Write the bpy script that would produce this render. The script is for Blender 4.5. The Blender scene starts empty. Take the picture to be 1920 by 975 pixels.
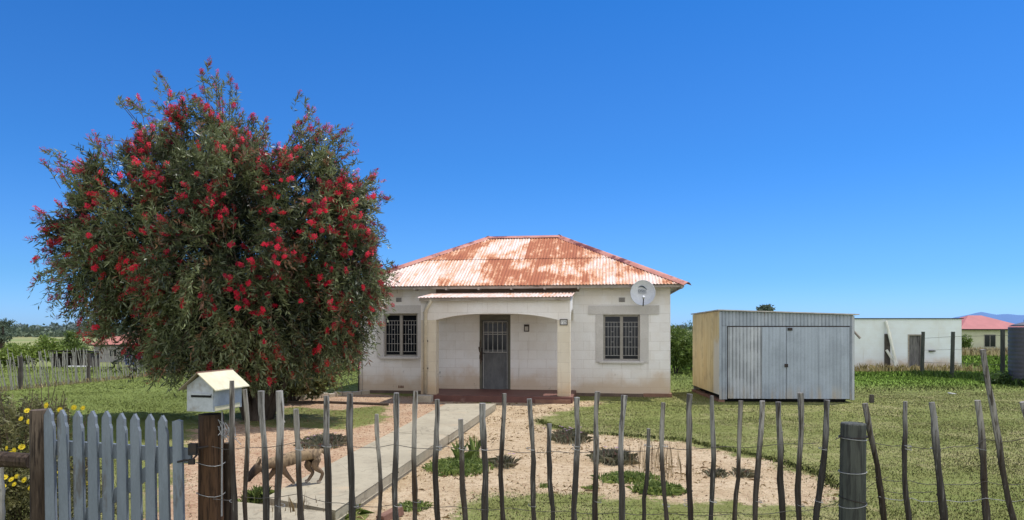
import bpy, bmesh, math, random
import numpy as np
from mathutils import Vector, Matrix
from mathutils.geometry import tessellate_polygon
random.seed(7)
rng = np.random.default_rng(11)
R = math.radians
sc = bpy.context.scene
COL = sc.collection

# ------------------------------------------------------------------ camera numbers
EYE, F, CX, HY = 1.6, 1280.0, 960.0, 615.0       # eye height, focal (px of a 1920 wide photo), centre, horizon

def at(px, py, z=0.0):
    """pixel of the photo -> point on the level z"""
    d = (EYE - z) * F / (py - HY)
    return Vector(((px - CX) / F * d, d, z))

def pt(px, py, d):
    return Vector(((px - CX) / F * d, d, EYE + (HY - py) / F * d))

def gz(x, y):
    """height of the ground: level garden, falling away behind it"""
    x = np.asarray(x, float); y = np.asarray(y, float)
    l = np.clip((2 - x) / 14, 0, 1); l = l * l * (3 - 2 * l)
    zr = -.95 * (1 - np.exp(-np.clip(y - 21, 0, 400) / 22))
    zl = -2.9 * (1 - np.exp(-np.clip(y - 27.5, 0, 400) / 30))
    return zr * (1 - l) + zl * l

# ------------------------------------------------------------------ object helpers
def prop(o, label=None, cat=None, group=None, kind=None):
    if label: o['label'] = label
    if cat: o['category'] = cat
    if group: o['group'] = group
    if kind: o['kind'] = kind
    return o

def empty(name, loc, rz=0, label=None, cat=None, group=None):
    o = bpy.data.objects.new(name, None); COL.objects.link(o)
    o.location = loc; o.rotation_euler.z = rz; o.empty_display_size = .1
    return prop(o, label, cat, group)

def link_mesh(name, me, mat, parent=None, smooth=False):
    if mat: me.materials.append(mat)
    if smooth: me.polygons.foreach_set('use_smooth', [True] * len(me.polygons))
    o = bpy.data.objects.new(name, me); COL.objects.link(o)
    if parent: o.parent = parent
    return o

def copy_tree(o, parent=None):
    c = o.copy(); COL.objects.link(c)
    if parent: c.parent = parent
    for ch in list(o.children): copy_tree(ch, c)
    return c

class MB:
    """collects shapes, then links them as one mesh"""
    def __init__(s): s.v = []; s.f = []; s.uv = {}
    def add(s, vs, fs):
        n = len(s.v); s.v += [tuple(p) for p in vs]; s.f += [tuple(i + n for i in f) for f in fs]; return s
    def box(s, x0, x1, y0, y1, z0, z1, M=None):
        vs = [(x0,y0,z0),(x1,y0,z0),(x1,y1,z0),(x0,y1,z0),(x0,y0,z1),(x1,y0,z1),(x1,y1,z1),(x0,y1,z1)]
        if M is not None: vs = [M @ Vector(p) for p in vs]
        return s.add(vs, [(0,3,2,1),(4,5,6,7),(0,1,5,4),(1,2,6,5),(2,3,7,6),(3,0,4,7)])
    def tube(s, pts, rad, n=8, cap=True):
        pts = [Vector(p) for p in pts]; m = len(pts)
        if not hasattr(rad, '__len__'): rad = [rad] * m
        vs = []; ref = None
        for i, p in enumerate(pts):
            d = (pts[min(i+1, m-1)] - pts[max(i-1, 0)]).normalized()
            if ref is None:
                ref = Vector((1,0,0)) if abs(d.x) < .8 else Vector((0,1,0))
            a = (ref - d * ref.dot(d)).normalized(); b = d.cross(a); ref = a
            for k in range(n):
                t = 2 * math.pi * k / n
                vs.append(p + (a * math.cos(t) + b * math.sin(t)) * rad[i])
        fs = [(i*n+k, i*n+(k+1) % n, (i+1)*n+(k+1) % n, (i+1)*n+k) for i in range(m-1) for k in range(n)]
        if cap: fs += [tuple(range(n))[::-1], tuple((m-1)*n+k for k in range(n))]
        return s.add(vs, fs)
    def prism(s, prof, axis, a, b):
        """extrude a 2-D outline along an axis ('x': outline is y,z; 'y': x,z; 'z': x,y)"""
        n = len(prof)
        P = {'x': lambda p, t: (t, p[0], p[1]), 'y': lambda p, t: (p[0], t, p[1]), 'z': lambda p, t: (p[0], p[1], t)}[axis]
        vs = [P(p, a) for p in prof] + [P(p, b) for p in prof]
        fs = [(i, (i+1) % n, n+(i+1) % n, n+i) for i in range(n)]
        tris = tessellate_polygon([[Vector((p[0], p[1], 0)) for p in prof]])
        fs += [tuple(t) for t in tris] + [tuple(n+i for i in t)[::-1] for t in tris]
        return s.add(vs, fs)
    def ball(s, c, rx, ry, rz, nu=12, nv=8):
        vs = []; c = Vector(c)
        for j in range(1, nv):
            ph = math.pi * j / nv
            for i in range(nu):
                th = 2*math.pi*i/nu
                vs.append(c + Vector((rx*math.sin(ph)*math.cos(th), ry*math.sin(ph)*math.sin(th), rz*math.cos(ph))))
        vs += [c + Vector((0,0,rz)), c - Vector((0,0,rz))]
        fs = [(j*nu+i, (j+1)*nu+i, (j+1)*nu+(i+1) % nu, j*nu+(i+1) % nu) for j in range(nv-2) for i in range(nu)]
        t, b = len(vs)-2, len(vs)-1
        fs += [(t, i, (i+1) % nu) for i in range(nu)] + [(b, (nv-2)*nu+(i+1) % nu, (nv-2)*nu+i) for i in range(nu)]
        return s.add(vs, fs)
    def build(s, name, mat, parent=None, smooth=False, fix=True, bevel=0):
        me = bpy.data.meshes.new(name); me.from_pydata(s.v, [], s.f)
        if fix or bevel:
            bm = bmesh.new(); bm.from_mesh(me)
            if bevel:
                bmesh.ops.bevel(bm, geom=[e for e in bm.edges if len(e.link_faces) == 2 and e.calc_face_angle(0) > .6], offset=bevel, segments=2, affect='EDGES', profile=.6)
            bmesh.ops.recalc_face_normals(bm, faces=bm.faces); bm.to_mesh(me); bm.free()
        me.update()
        return link_mesh(name, me, mat, parent, smooth)

def np_mesh(name, V, nper, mat, parent=None, attr=None):
    """V: (n, nper, 3) loose polygons -> one mesh; attr: dict of per-polygon floats stored on the points"""
    n = len(V); me = bpy.data.meshes.new(name)
    me.vertices.add(n * nper); me.vertices.foreach_set('co', np.ascontiguousarray(V, dtype=np.float32).ravel())
    me.loops.add(n * nper); me.loops.foreach_set('vertex_index', np.arange(n * nper, dtype=np.int32))
    me.polygons.add(n); me.polygons.foreach_set('loop_start', np.arange(0, n * nper, nper, dtype=np.int32))
    for k, a in (attr or {}).items():
        at_ = me.attributes.new(k, 'FLOAT', 'POINT')
        at_.data.foreach_set('value', np.repeat(np.asarray(a, np.float32), nper))
    me.update(calc_edges=True)
    return link_mesh(name, me, mat, parent)

def unit(a): return a / np.maximum(np.linalg.norm(a, axis=-1, keepdims=True), 1e-9)

def in_poly(x, y, poly):
    c = np.zeros(len(x), bool); n = len(poly)
    for i in range(n):
        x0, y0 = poly[i][:2]; x1, y1 = poly[(i+1) % n][:2]
        if y0 == y1: continue
        k = ((y0 > y) != (y1 > y)) & (x < (x1-x0)*(y-y0)/(y1-y0)+x0)
        c ^= k
    return c

# ------------------------------------------------------------------ material helpers
class T:
    def __init__(s, name, rough=.8, spec=.3, metal=0):
        s.m = bpy.data.materials.new(name); s.m.use_nodes = True; s.nt = s.m.node_tree
        s.b = s.nt.nodes['Principled BSDF']; s.out = s.nt.nodes['Material Output']
        s.b.inputs['Roughness'].default_value = rough; s.b.inputs['Specular IOR Level'].default_value = spec
        s.b.inputs['Metallic'].default_value = metal
    def n(s, t, **kw):
        q = s.nt.nodes.new(t)
        for k, v in kw.items(): setattr(q, k, v)
        return q
    def put(s, sock, v):
        if isinstance(v, bpy.types.NodeSocket): s.nt.links.new(v, sock)
        elif isinstance(v, (tuple, list)) and len(v) == 3 and sock.type == 'RGBA': sock.default_value = (*v, 1)
        else: sock.default_value = v
    def obj(s): return s.n('ShaderNodeTexCoord').outputs['Object']
    def pos(s): return s.n('ShaderNodeNewGeometry').outputs['Position']
    def attr(s, name): return s.n('ShaderNodeAttribute', attribute_name=name).outputs['Fac']
    def rnd(s): return s.n('ShaderNodeObjectInfo').outputs['Random']
    def sxyz(s, v):
        q = s.n('ShaderNodeSeparateXYZ'); s.put(q.inputs[0], v); return q.outputs
    def cxyz(s, x, y, z):
        q = s.n('ShaderNodeCombineXYZ')
        for i, v in enumerate((x, y, z)): s.put(q.inputs[i], v)
        return q.outputs[0]
    def scale(s, v, sc_):
        q = s.n('ShaderNodeVectorMath', operation='MULTIPLY'); s.put(q.inputs[0], v); q.inputs[1].default_value = sc_; return q.outputs[0]
    def shift(s, v, w):
        q = s.n('ShaderNodeVectorMath', operation='ADD'); s.put(q.inputs[0], v); s.put(q.inputs[1], w); return q.outputs[0]
    def math(s, op, a, b=0.0, c=None, clamp=False):
        q = s.n('ShaderNodeMath', operation=op, use_clamp=clamp); s.put(q.inputs[0], a); s.put(q.inputs[1], b)
        if c is not None: s.put(q.inputs[2], c)
        return q.outputs[0]
    def noise(s, v, scale=5, detail=4, rough=.55, dist=0):
        q = s.n('ShaderNodeTexNoise'); s.put(q.inputs['Vector'], v); q.inputs['Scale'].default_value = scale
        q.inputs['Detail'].default_value = detail; q.inputs['Roughness'].default_value = rough; q.inputs['Distortion'].default_value = dist
        return q.outputs[0]
    def map(s, f, a, b, c=0.0, d=1.0):
        q = s.n('ShaderNodeMapRange', interpolation_type='SMOOTHSTEP'); s.put(q.inputs[0], f)
        for i, v in enumerate((a, b, c, d)): q.inputs[1+i].default_value = v
        return q.outputs[0]
    def mix(s, f, a, b, mode='MIX'):
        q = s.n('ShaderNodeMix', data_type='RGBA', blend_type=mode); s.put(q.inputs['Factor'], f)
        s.put([i for i in q.inputs if i.name == 'A' and i.type == 'RGBA'][0], a); s.put([i for i in q.inputs if i.name == 'B' and i.type == 'RGBA'][0], b)
        return [o for o in q.outputs if o.type == 'RGBA'][0]
    def color(s, c): s.put(s.b.inputs['Base Color'], c); return s
    def rough(s, r): s.put(s.b.inputs['Roughness'], r); return s
    def bump(s, h, strength=.3, dist=.01):
        q = s.n('ShaderNodeBump'); q.inputs['Strength'].default_value = strength; q.inputs['Distance'].default_value = dist
        s.put(q.inputs['Height'], h); s.nt.links.new(q.outputs[0], s.b.inputs['Normal']); return s
    def leafy(s, c, amount=.4):
        """thin leaf: part of the light passes through"""
        tr = s.n('ShaderNodeBsdfTranslucent'); s.put(tr.inputs[0], c)
        mx = s.n('ShaderNodeMixShader'); mx.inputs[0].default_value = amount
        s.nt.links.new(s.b.outputs[0], mx.inputs[1]); s.nt.links.new(tr.outputs[0], mx.inputs[2]); s.nt.links.new(mx.outputs[0], s.out.inputs[0]); return s

def plain(name, c1, c2, scale=6, rough=.75, bump=.2, stretch=(1,1,1), spec=.3, metal=0, spots=None, fine=40):
    """two tone weathered surface, with optional dirt blotches"""
    t = T(name, rough, spec, metal); v = t.shift(t.scale(t.obj(), stretch), t.scale(t.cxyz(t.rnd(), t.rnd(), t.rnd()), (31, 17, 53)))
    a = t.map(t.noise(v, scale, 5, .6), .32, .68); c = t.mix(a, c1, c2)
    f = t.noise(v, fine, 3, .6); c = t.mix(t.map(f, .3, .7, 0, .35), c, tuple(x * .6 for x in c1))
    if spots: c = t.mix(t.map(t.noise(v, scale * .45, 6, .7), spots[1], spots[1] + .12, 0, spots[2] if len(spots) > 2 else .85), c, spots[0])
    t.color(c); t.bump(f, bump, .004); return t.m

# plain materials
M = {}
M['stick'] = None
def wood_stick(name, top, low, z_mid=1.0, dark=(.035,.026,.02), vary=1.0):
    t = T(name, .85, .2); p = t.obj(); r = t.rnd()
    v = t.shift(t.scale(p, (70, 70, 5)), t.scale(t.cxyz(r, r, r), (90, 40, 30)))
    g = t.noise(v, 1, 5, .65); z = t.sxyz(p)[2]
    zz = t.math('ADD', z, t.math('MULTIPLY', t.math('SUBTRACT', t.noise(t.scale(p, (3, 3, 2)), 1, 3), .5), .5))
    zz = t.math('ADD', zz, t.math('MULTIPLY', t.math('SUBTRACT', r, .5), .25))
    c = t.mix(t.map(zz, z_mid - .22, z_mid + .06), low, top)
    c = t.mix(t.map(g, .47, .62, 0, .85), c, dark); c = t.mix(t.map(t.noise(v, .35, 3, .6), .5, .7, 0, .6), c, dark)
    c = t.mix(t.map(g, .42, .25, 0, .5), c, tuple(min(1, x * 1.6) for x in top))
    tone = t.n('ShaderNodeHueSaturation'); t.put(tone.inputs['Color'], c); t.put(tone.inputs['Value'], t.math('ADD', t.math('MULTIPLY', t.math('FRACT', t.math('MULTIPLY', r, 7.3)), .65*vary), 1 - .22*vary)); t.put(tone.inputs['Saturation'], t.math('ADD', t.math('MULTIPLY', t.math('FRACT', t.math('MULTIPLY', r, 13.7)), .9*vary), 1 - .3*vary)); t.color(tone.outputs[0]); t.bump(g, .9, .008); return t.m
M['stick'] = wood_stick('weathered_stick', (.29,.275,.255), (.055,.048,.043), 1.0)
M['gatepost'] = wood_stick('gatepost_wood', (.16,.12,.09), (.06,.042,.03), .96, (.018,.012,.01), .0)
M['round_post'] = wood_stick('treated_post', (.085,.09,.078), (.070,.076,.066), .9, (.035,.036,.034), .0)
M['far_stick'] = plain('bleached_stick', (.46,.44,.40), (.27,.25,.22), 5, .9)
M['far_post'] = plain('dull_post', (.11,.095,.08), (.06,.05,.045), 5, .9)
M['wire'] = plain('fence_wire', (.10,.095,.09), (.06,.045,.035), 9, .8, 0)
M['bright_wire'] = plain('bright_wire', (.34,.34,.34), (.24,.24,.24), 9, .7, 0)
M['gate_paint'] = plain('gate_grey_paint', (.19,.222,.262), (.15,.178,.212), 7, .6, .25, (3,3,.6), spots=((.085,.075,.068), .555, .75), fine=70)
M['letter_white'] = plain('letterbox_white', (.42,.45,.475), (.35,.375,.39), 12, .6, .2, spots=((.24,.22,.19), .58, .7))
M['letter_roof'] = plain('letterbox_cream_roof', (.70,.65,.45), (.60,.54,.36), 9, .5, .15, spots=((.48,.28,.13), .66, .7))
M['black'] = plain('black_gap', (.012,.012,.012), (.02,.02,.02), 5, .9)
M['dark_metal'] = plain('dark_metal', (.03,.03,.032), (.07,.05,.04), 20, .6, .2, metal=.4)
M['glass'] = T('dark_window_glass', .12, .25).color((.010,.012,.016)).m
M['white_metal'] = plain('white_enamel_bar', (.55,.55,.53), (.42,.40,.38), 30, .6)
M['grey_metal'] = plain('grey_bar', (.26,.27,.28), (.18,.17,.17), 30, .6)
M['frame'] = plain('window_frame_paint', (.36,.335,.30), (.29,.265,.235), 14, .7)
M['surround'] = plain('grey_plaster_surround', (.62,.595,.565), (.54,.515,.485), 3, .85, .25, spots=((.36,.31,.25), .62, .5))
M['door'] = plain('worn_grey_door', (.155,.16,.165), (.105,.108,.112), 6, .7, .2, (2,2,.7), spots=((.055,.045,.04), .6, .8))
M['door_frame'] = plain('door_frame_olive', (.17,.165,.13), (.12,.115,.095), 5, .75)
M['fascia'] = plain('weathered_fascia', (.42,.38,.33), (.28,.24,.20), 4, .8, .2, (1,4,4), spots=((.14,.10,.08), .58, .8))
M['brick'] = plain('dull_red_brick', (.25,.14,.095), (.18,.095,.07), 6, .9, .4)
M['concrete'] = plain('rough_concrete', (.50,.44,.34), (.40,.35,.27), 5, .9, .5)
M['red_floor'] = plain('red_polished_floor', (.17,.075,.06), (.12,.055,.045), 3, .6, .1, spots=((.33,.22,.17), .6, .6))
M['dish_white'] = plain('dish_white', (.62,.64,.66), (.55,.57,.60), 5, .5, .05)
M['dish_grey'] = plain('dish_grey', (.35,.36,.37), (.28,.29,.30), 5, .5, .05)
M['logo'] = plain('logo_dark_print', (.03,.05,.07), (.04,.06,.09), 5, .6, 0)
M['sign_white'] = plain('sign_white', (.74,.74,.72), (.64,.64,.62), 9, .6, 0)
M['sign_grey'] = plain('digit_grey', (.16,.16,.17), (.20,.20,.20), 9, .6, 0)
M['sign_frame'] = plain('sign_dark_frame', (.055,.045,.042), (.08,.065,.055), 9, .7, .1)

def m_wall(name, base=(.87,.865,.86), lowest=.10, yellow=.35, joint=1.0):
    t = T(name, .85, .2); p = t.obj(); x, y, z = t.sxyz(p)
    br = t.n('ShaderNodeTexBrick', offset=.5); t.put(br.inputs['Vector'], t.cxyz(t.math('ADD', x, y), z, 0.0))
    for k, v in (('Scale', 1), ('Mortar Size', .006), ('Mortar Smooth', .4), ('Brick Width', .44), ('Row Height', .215)): br.inputs[k].default_value = v
    br.inputs['Color1'].default_value = (0, 0, 0, 1); br.inputs['Color2'].default_value = (.35, .35, .35, 1); br.inputs['Mortar'].default_value = (1, 1, 1, 1)
    big = t.noise(p, 1.1, 6, .62); mid = t.noise(p, 5, 5, .65); fine = t.noise(p, 45, 3, .6)
    c = t.mix(t.map(big, .35, .7), base, tuple(b * k for b, k in zip(base, (.92, .89, .85))))
    c = t.mix(t.math('MULTIPLY', br.outputs['Color'], t.map(mid, .3, .6, .12*joint, .42*joint)), c, (.40,.35,.30))
    # yellow wash under the eaves, tan splash-back at the foot
    up = t.math('MULTIPLY', t.map(z, 1.9, 2.55), t.map(big, .4, .62, 0, yellow)); c = t.mix(up, c, (.60,.49,.30))
    zz = t.math('ADD', z, t.math('MULTIPLY', t.math('SUBTRACT', big, .5), 1.3)); zz = t.math('ADD', zz, t.math('MULTIPLY', t.math('SUBTRACT', mid, .5), .35))
    c = t.mix(t.map(zz, .74, .18, 0, .68), c, (.50,.33,.165))
    spots = t.math('MULTIPLY', t.map(t.noise(p, 3.3, 6, .75), .63, .70), t.map(z, 1.1, .15, .12, .85)); c = t.mix(spots, c, (.12,.10,.085))
    runs = t.map(t.noise(t.scale(p, (7, 7, .5)), 1, 5, .6), .6, .78, 0, .35); c = t.mix(runs, c, (.42,.36,.29))
    c = t.mix(t.map(fine, .35, .75, 0, .14), c, (.50,.46,.41))
    t.color(c); t.bump(t.math('ADD', t.math('MULTIPLY', br.outputs['Color'], -.8), t.math('ADD', mid, t.math('MULTIPLY', fine, .4))), .35, .008); return t.m
M['wall'] = m_wall('whitewashed_block_wall')
M['porch_paint'] = m_wall('porch_paint', (.84,.825,.80), yellow=.25)
M['pillar_paint'] = m_wall('pillar_yellow_cream', (.72,.67,.555), yellow=.1)

def m_roof(name, seed=0.0, rust=.5):
    t = T(name, .65, .35); uv = t.n('ShaderNodeUVMap').outputs[0]; u, v, _ = t.sxyz(uv)
    row = t.math('FLOOR', t.math('DIVIDE', v, 1.72)); cell = t.math('FLOOR', t.math('DIVIDE', t.math('ADD', u, t.math('MULTIPLY', row, .33)), .66))
    wn = t.n('ShaderNodeTexWhiteNoise', noise_dimensions='3D'); t.put(wn.inputs['Vector'], t.cxyz(cell, row, seed)); w = wn.outputs['Value']
    warp = t.cxyz(t.math('ADD', u, seed * 13.1), v, seed)
    n1 = t.noise(t.scale(warp, (1.15, .75, 1)), 1, 7, .66); n2 = t.noise(t.scale(warp, (14, 1.3, 1)), 1, 4, .6); n3 = t.noise(warp, 26, 4, .65)
    f = t.math('ADD', n1, t.math('MULTIPLY', t.math('SUBTRACT', w, .5), .13)); f = t.math('ADD', f, t.math('MULTIPLY', t.math('SUBTRACT', n2, .5), .34)); f = t.math('ADD', f, t.math('MULTIPLY', t.math('SUBTRACT', n3, .5), .22))
    pale = t.mix(t.map(n3, .3, .7), (.72,.63,.57), (.62,.48,.41)); pale = t.mix(t.map(n2, .4, .66, 0, .75), pale, (.60,.33,.22))
    f = t.math('ADD', f, t.math('SUBTRACT', t.math('MULTIPLY', t.map(t.math('ABSOLUTE', t.math('SUBTRACT', u, 4.3)), 3.3, 1.2), .10), .05))
    c = t.mix(t.map(f, rust - .10, rust + .05), pale, (.56,.28,.14)); c = t.mix(t.map(f, rust + .01, rust + .09), c, (.34,.115,.055))
    c = t.mix(t.map(f, rust + .13, rust + .26, 0, .7), c, (.20,.06,.04))
    nl = t.map(t.math('ABSOLUTE', t.math('SUBTRACT', t.math('FRACT', t.math('DIVIDE', v, .86)), .12)), .03, .008); c = t.mix(t.math('MULTIPLY', nl, t.map(n3, .45, .62, 0, .55)), c, (.30,.12,.07))
    seam = t.map(t.math('ABSOLUTE', t.math('SUBTRACT', v, 1.72)), .05, 0, 0, .35); c = t.mix(t.math('MULTIPLY', seam, t.map(n1, .4, .6)), c, (.25,.09,.06))
    t.color(c); t.rough(t.map(f, rust - .05, rust + .1, .5, .9)); t.bump(n3, .2, .003); return t.m
M['roof'] = m_roof('rusted_corrugated_iron', 5.0, .512)
M['porch_roof'] = m_roof('porch_corrugated_iron', 3.0, .60)
M['cap'] = plain('pink_ridge_paint', (.52,.24,.19), (.44,.17,.13), 3, .6, .1, spots=((.12,.025,.028), .49, 1))

def m_zinc(name, c1, c2, rust=.68, groove=.6):
    t = T(name, .5, .4, .15); p = t.obj(); r = t.rnd(); v = t.shift(p, t.scale(t.cxyz(r, r, r), (9, 5, 7)))
    a = t.noise(t.scale(v, (5, 5, .6)), 1, 5, .6); b = t.noise(v, 2.2, 5, .6); f = t.noise(v, 35, 3)
    c = t.mix(t.map(a, .3, .7), c1, c2); c = t.mix(t.map(b, .42, .7, 0, .6), c, tuple(x * .74 for x in c2)); c = t.mix(t.map(t.noise(t.scale(v, (11, 11, .35)), 1, 4, .6), .54, .70, 0, .4), c, tuple(x * .55 for x in c2))
    xx, _, z = t.sxyz(p); gr = t.map(t.math('COSINE', t.math('MULTIPLY', xx, 2*math.pi/.076)), -.2, -.95); c = t.mix(t.math('MULTIPLY', gr, t.map(b, .35, .6, groove*.5, groove)), c, tuple(x * .30 for x in c2)); c = t.mix(t.math('MULTIPLY', t.map(z, .45, .05), t.map(a, .4, .62)), c, (.42,.38,.32))
    c = t.mix(t.map(t.noise(t.scale(v, (9, 9, 1.5)), 1, 5, .7), rust, rust + .1, 0, .8), c, (.17,.09,.05)); c = t.mix(t.map(f, .3, .7, 0, .12), c, (.1,.1,.1))
    t.color(c); t.bump(t.math('ADD', a, f), .25, .004); return t.m
M['zinc'] = m_zinc('galvanised_sheet', (.42,.47,.53), (.32,.37,.43), .63)
M['zinc_pale'] = m_zinc('galvanised_door_pale', (.56,.59,.62), (.44,.475,.515), .68, .8)
M['zinc_blue'] = m_zinc('galvanised_door_blue', (.40,.46,.53), (.35,.405,.47), .70, .2)
def m_yellow():
    t = T('yellow_weathered_board', .8, .2); p = t.obj(); x, y, z = t.sxyz(p)
    a = t.noise(t.scale(p, (4, 9, .8)), 1, 5, .65); b = t.noise(p, 3, 5, .6)
    c = t.mix(t.map(a, .3, .7), (.80,.66,.38), (.68,.52,.27)); c = t.mix(t.map(b, .5, .7, 0, .6), c, (.50,.38,.22))
    q = t.math('ADD', y, t.math('MULTIPLY', t.math('SUBTRACT', a, .5), .5)); zq = t.math('ADD', z, t.math('MULTIPLY', b, .6))
    c = t.mix(t.math('MULTIPLY', t.map(q, .55, .30), t.map(zq, 1.75, 1.5)), c, (.74,.69,.60))
    t.color(c); t.bump(a, .35, .006); return t.m
M['yellow'] = m_yellow()

def grass_tone(t, blade=False):
    p = t.pos(); x, y, _ = t.sxyz(p)
    big = t.noise(p, .55, 5, .6); mid = t.noise(p, 3.2, 4, .6); fine = t.noise(p, 38, 3, .7)
    lush = t.math('MAXIMUM', t.map(t.math('ADD', y, t.math('MULTIPLY', big, 5)), 18.5, 22.5), t.map(x, -4.6, -6.2))
    dry = t.math('ADD', t.math('MULTIPLY', big, .45), t.math('ADD', t.math('MULTIPLY', mid, .45), t.math('MULTIPLY', fine, .25)))
    dry = t.math('SUBTRACT', dry, t.math('MULTIPLY', lush, .19))
    if blade: dry = t.math('ADD', dry, t.math('MULTIPLY', t.math('SUBTRACT', t.attr('tint'), .5), .30))
    g = t.mix(lush, (.175,.185,.055), (.165,.215,.05)); g = t.mix(t.map(mid, .3, .7), g, (.165,.205,.05))
    rv = t.math('MULTIPLY', t.map(x, 5.5, 9), t.map(y, 17.5, 20.5)); g = t.mix(rv, g, (.175,.29,.04))
    c = t.mix(t.map(dry, .53, .78), g, (.40,.34,.18))
    return c, fine, y
def turf(t, c, fine):
    c = t.mix(t.map(fine, .38, .66, 0, .55), c, (.115,.11,.045)); return t.mix(t.map(t.noise(t.pos(), 13, 4, .7), .5, .68, 0, .4), c, (.10,.12,.035))
def m_ground():
    t = T('lawn_and_fields', .95, .1); c, fine, y = grass_tone(t); p = t.pos()
    c = turf(t, c, fine)
    far = t.noise(t.scale(p, (.006, .02, 1)), 1, 4, .6); fc = t.mix(t.map(far, .35, .65), (.17,.215,.075), (.30,.27,.14))
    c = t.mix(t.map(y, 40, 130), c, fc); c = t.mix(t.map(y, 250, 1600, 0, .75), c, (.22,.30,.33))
    t.color(c); t.bump(fine, .6, .02); return t.m
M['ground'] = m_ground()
def soft_normal(t):
    g_ = t.n('ShaderNodeNewGeometry').outputs['Normal']; q_ = t.n('ShaderNodeVectorMath', operation='NORMALIZE'); t.put(q_.inputs[0], t.shift(t.scale(g_, (.45, .45, .45)), (0, 0, 1))); t.nt.links.new(q_.outputs[0], t.b.inputs['Normal'])
t = T('grass_blade', .8, .1); c, _, _ = grass_tone(t, True); t.color(c); soft_normal(t); M['blade'] = t.m

def m_sand(name, c1, c2, c3, bits):
    t = T(name, .95, .1); p = t.pos(); a = t.noise(p, 1.4, 5, .6); b = t.noise(p, 11, 5, .65); f = t.noise(p, 70, 3, .7)
    c = t.mix(t.map(a, .35, .65), c1, c2); c = t.mix(t.map(b, .46, .64, 0, .8), c, c3); c = t.mix(t.map(t.noise(p, 26, 4, .7), .52, .66, 0, .55), c, tuple(x * .8 for x in c3))
    c = t.mix(t.map(t.noise(t.scale(p, (40, 26, 1)), 1, 4, .7), .56, .65, 0, .85), c, bits)
    # reddish towards the path edge
    c = t.mix(t.map(f, .4, .75, 0, .25), c, tuple(x * .5 for x in c1))
    # turf creeps in over the rim and in a few patches
    g_, gf, _ = grass_tone(t); e_ = t.math('ADD', t.attr('edge'), t.math('MULTIPLY', t.math('SUBTRACT', t.noise(p, 1.9, 4, .65), .5), .75)); e_ = t.math('ADD', e_, t.math('MULTIPLY', t.math('SUBTRACT', t.noise(p, 14, 4, .7), .5), .55)); e_ = t.math('ADD', e_, t.math('MULTIPLY', t.math('SUBTRACT', f, .5), .3))
    c = t.mix(t.map(e_, -.06, .10), turf(t, g_, gf), c)
    t.color(c); t.bump(t.math('ADD', b, t.math('MULTIPLY', f, .5)), .8, .03); return t.m
M['sand'] = m_sand('pale_sandy_soil', (.53,.42,.28), (.43,.325,.20), (.33,.235,.14), (.20,.13,.075))
M['soil'] = m_sand('pinkish_soil', (.50,.375,.25), (.415,.28,.175), (.32,.185,.115), (.20,.105,.07))
def m_path():
    t = T('worn_concrete_path', .9, .15); p = t.pos(); a = t.noise(p, 1.3, 6, .65); b = t.noise(p, 9, 5, .65); f = t.noise(p, 90, 3, .7)
    c = t.mix(t.map(a, .35, .68), (.39,.345,.25), (.325,.285,.205)); c = t.mix(t.map(b, .48, .7, 0, .5), c, (.22,.19,.14)); c = t.mix(t.map(t.noise(p, 3, 6, .7), .62, .7, 0, .6), c, (.40,.36,.28))
    cr = t.map(t.math('ABSOLUTE', t.math('SUBTRACT', t.noise(p, .9, 3, .6, .8), .5)), .008, .002); c = t.mix(t.math('MULTIPLY', cr, .35), c, (.10,.085,.06))
    c = t.mix(t.map(t.noise(p, 2.1, 5, .7), .55, .72, 0, .65), c, (.46,.36,.24)); c = t.mix(t.map(f, .4, .7, 0, .25), c, (.17,.15,.11)); t.color(c); t.bump(t.math('ADD', b, f), .4, .006); return t.m
M['path'] = m_path()

def leaf_mat(name, dark, light, tip=None, trans=.3, rough=.5, spec=.35):
    t = T(name, rough, spec); a = t.attr('tint'); c = t.mix(t.map(a, 0, .8), dark, light)
    if tip: c = t.mix(t.map(a, .88, .93), c, tip)
    t.color(c).leafy(c, trans); return t.m
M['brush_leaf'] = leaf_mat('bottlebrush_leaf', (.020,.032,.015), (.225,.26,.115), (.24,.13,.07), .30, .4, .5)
M['brush_red'] = leaf_mat('bottlebrush_red', (.20,.006,.03), (.86,.035,.085), None, .35, .6, .2)
M['shrub_leaf'] = leaf_mat('glossy_shrub_leaf', (.035,.055,.018), (.26,.25,.10), (.55,.47,.26), .42, .5)
M['bush_leaf'] = leaf_mat('bush_leaf', (.06,.10,.02), (.17,.23,.05), None, .35)
M['dark_leaf'] = leaf_mat('dark_bush_leaf', (.035,.065,.018), (.09,.15,.035), None, .3)
M['lime_leaf'] = leaf_mat('lime_leaf', (.10,.16,.03), (.26,.33,.07), None, .35)
M['far_leaf'] = leaf_mat('far_leaf', (.075,.105,.075), (.12,.155,.105), None, .2, .8, .1)
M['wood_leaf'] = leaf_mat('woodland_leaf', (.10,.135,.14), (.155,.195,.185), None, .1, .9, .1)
M['daisy_leaf'] = leaf_mat('daisy_bush_leaf', (.07,.075,.03), (.19,.18,.07), (.26,.17,.09), .3)
M['strap'] = leaf_mat('strappy_leaf', (.075,.125,.03), (.26,.33,.09), None, .3)
M['grey_leaf'] = leaf_mat('grey_green_leaf', (.12,.13,.08), (.28,.27,.19), (.28,.17,.14), .2)
M['dry'] = leaf_mat('dry_stem', (.22,.15,.09), (.44,.34,.19), None, .2, .8, .1)
M['straw'] = leaf_mat('pale_dry_grass', (.30,.24,.12), (.55,.46,.26), None, .3, .8, .1)
M['litter'] = leaf_mat('fallen_leaf_litter', (.17,.08,.05), (.34,.20,.12), None, .1, .9, .1)
M['mauve'] = leaf_mat('mauve_petal', (.45,.28,.40), (.62,.45,.55), None, .3)
M['yellow_petal'] = leaf_mat('yellow_petal', (.75,.58,.02), (.85,.72,.06), None, .35)
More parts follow.
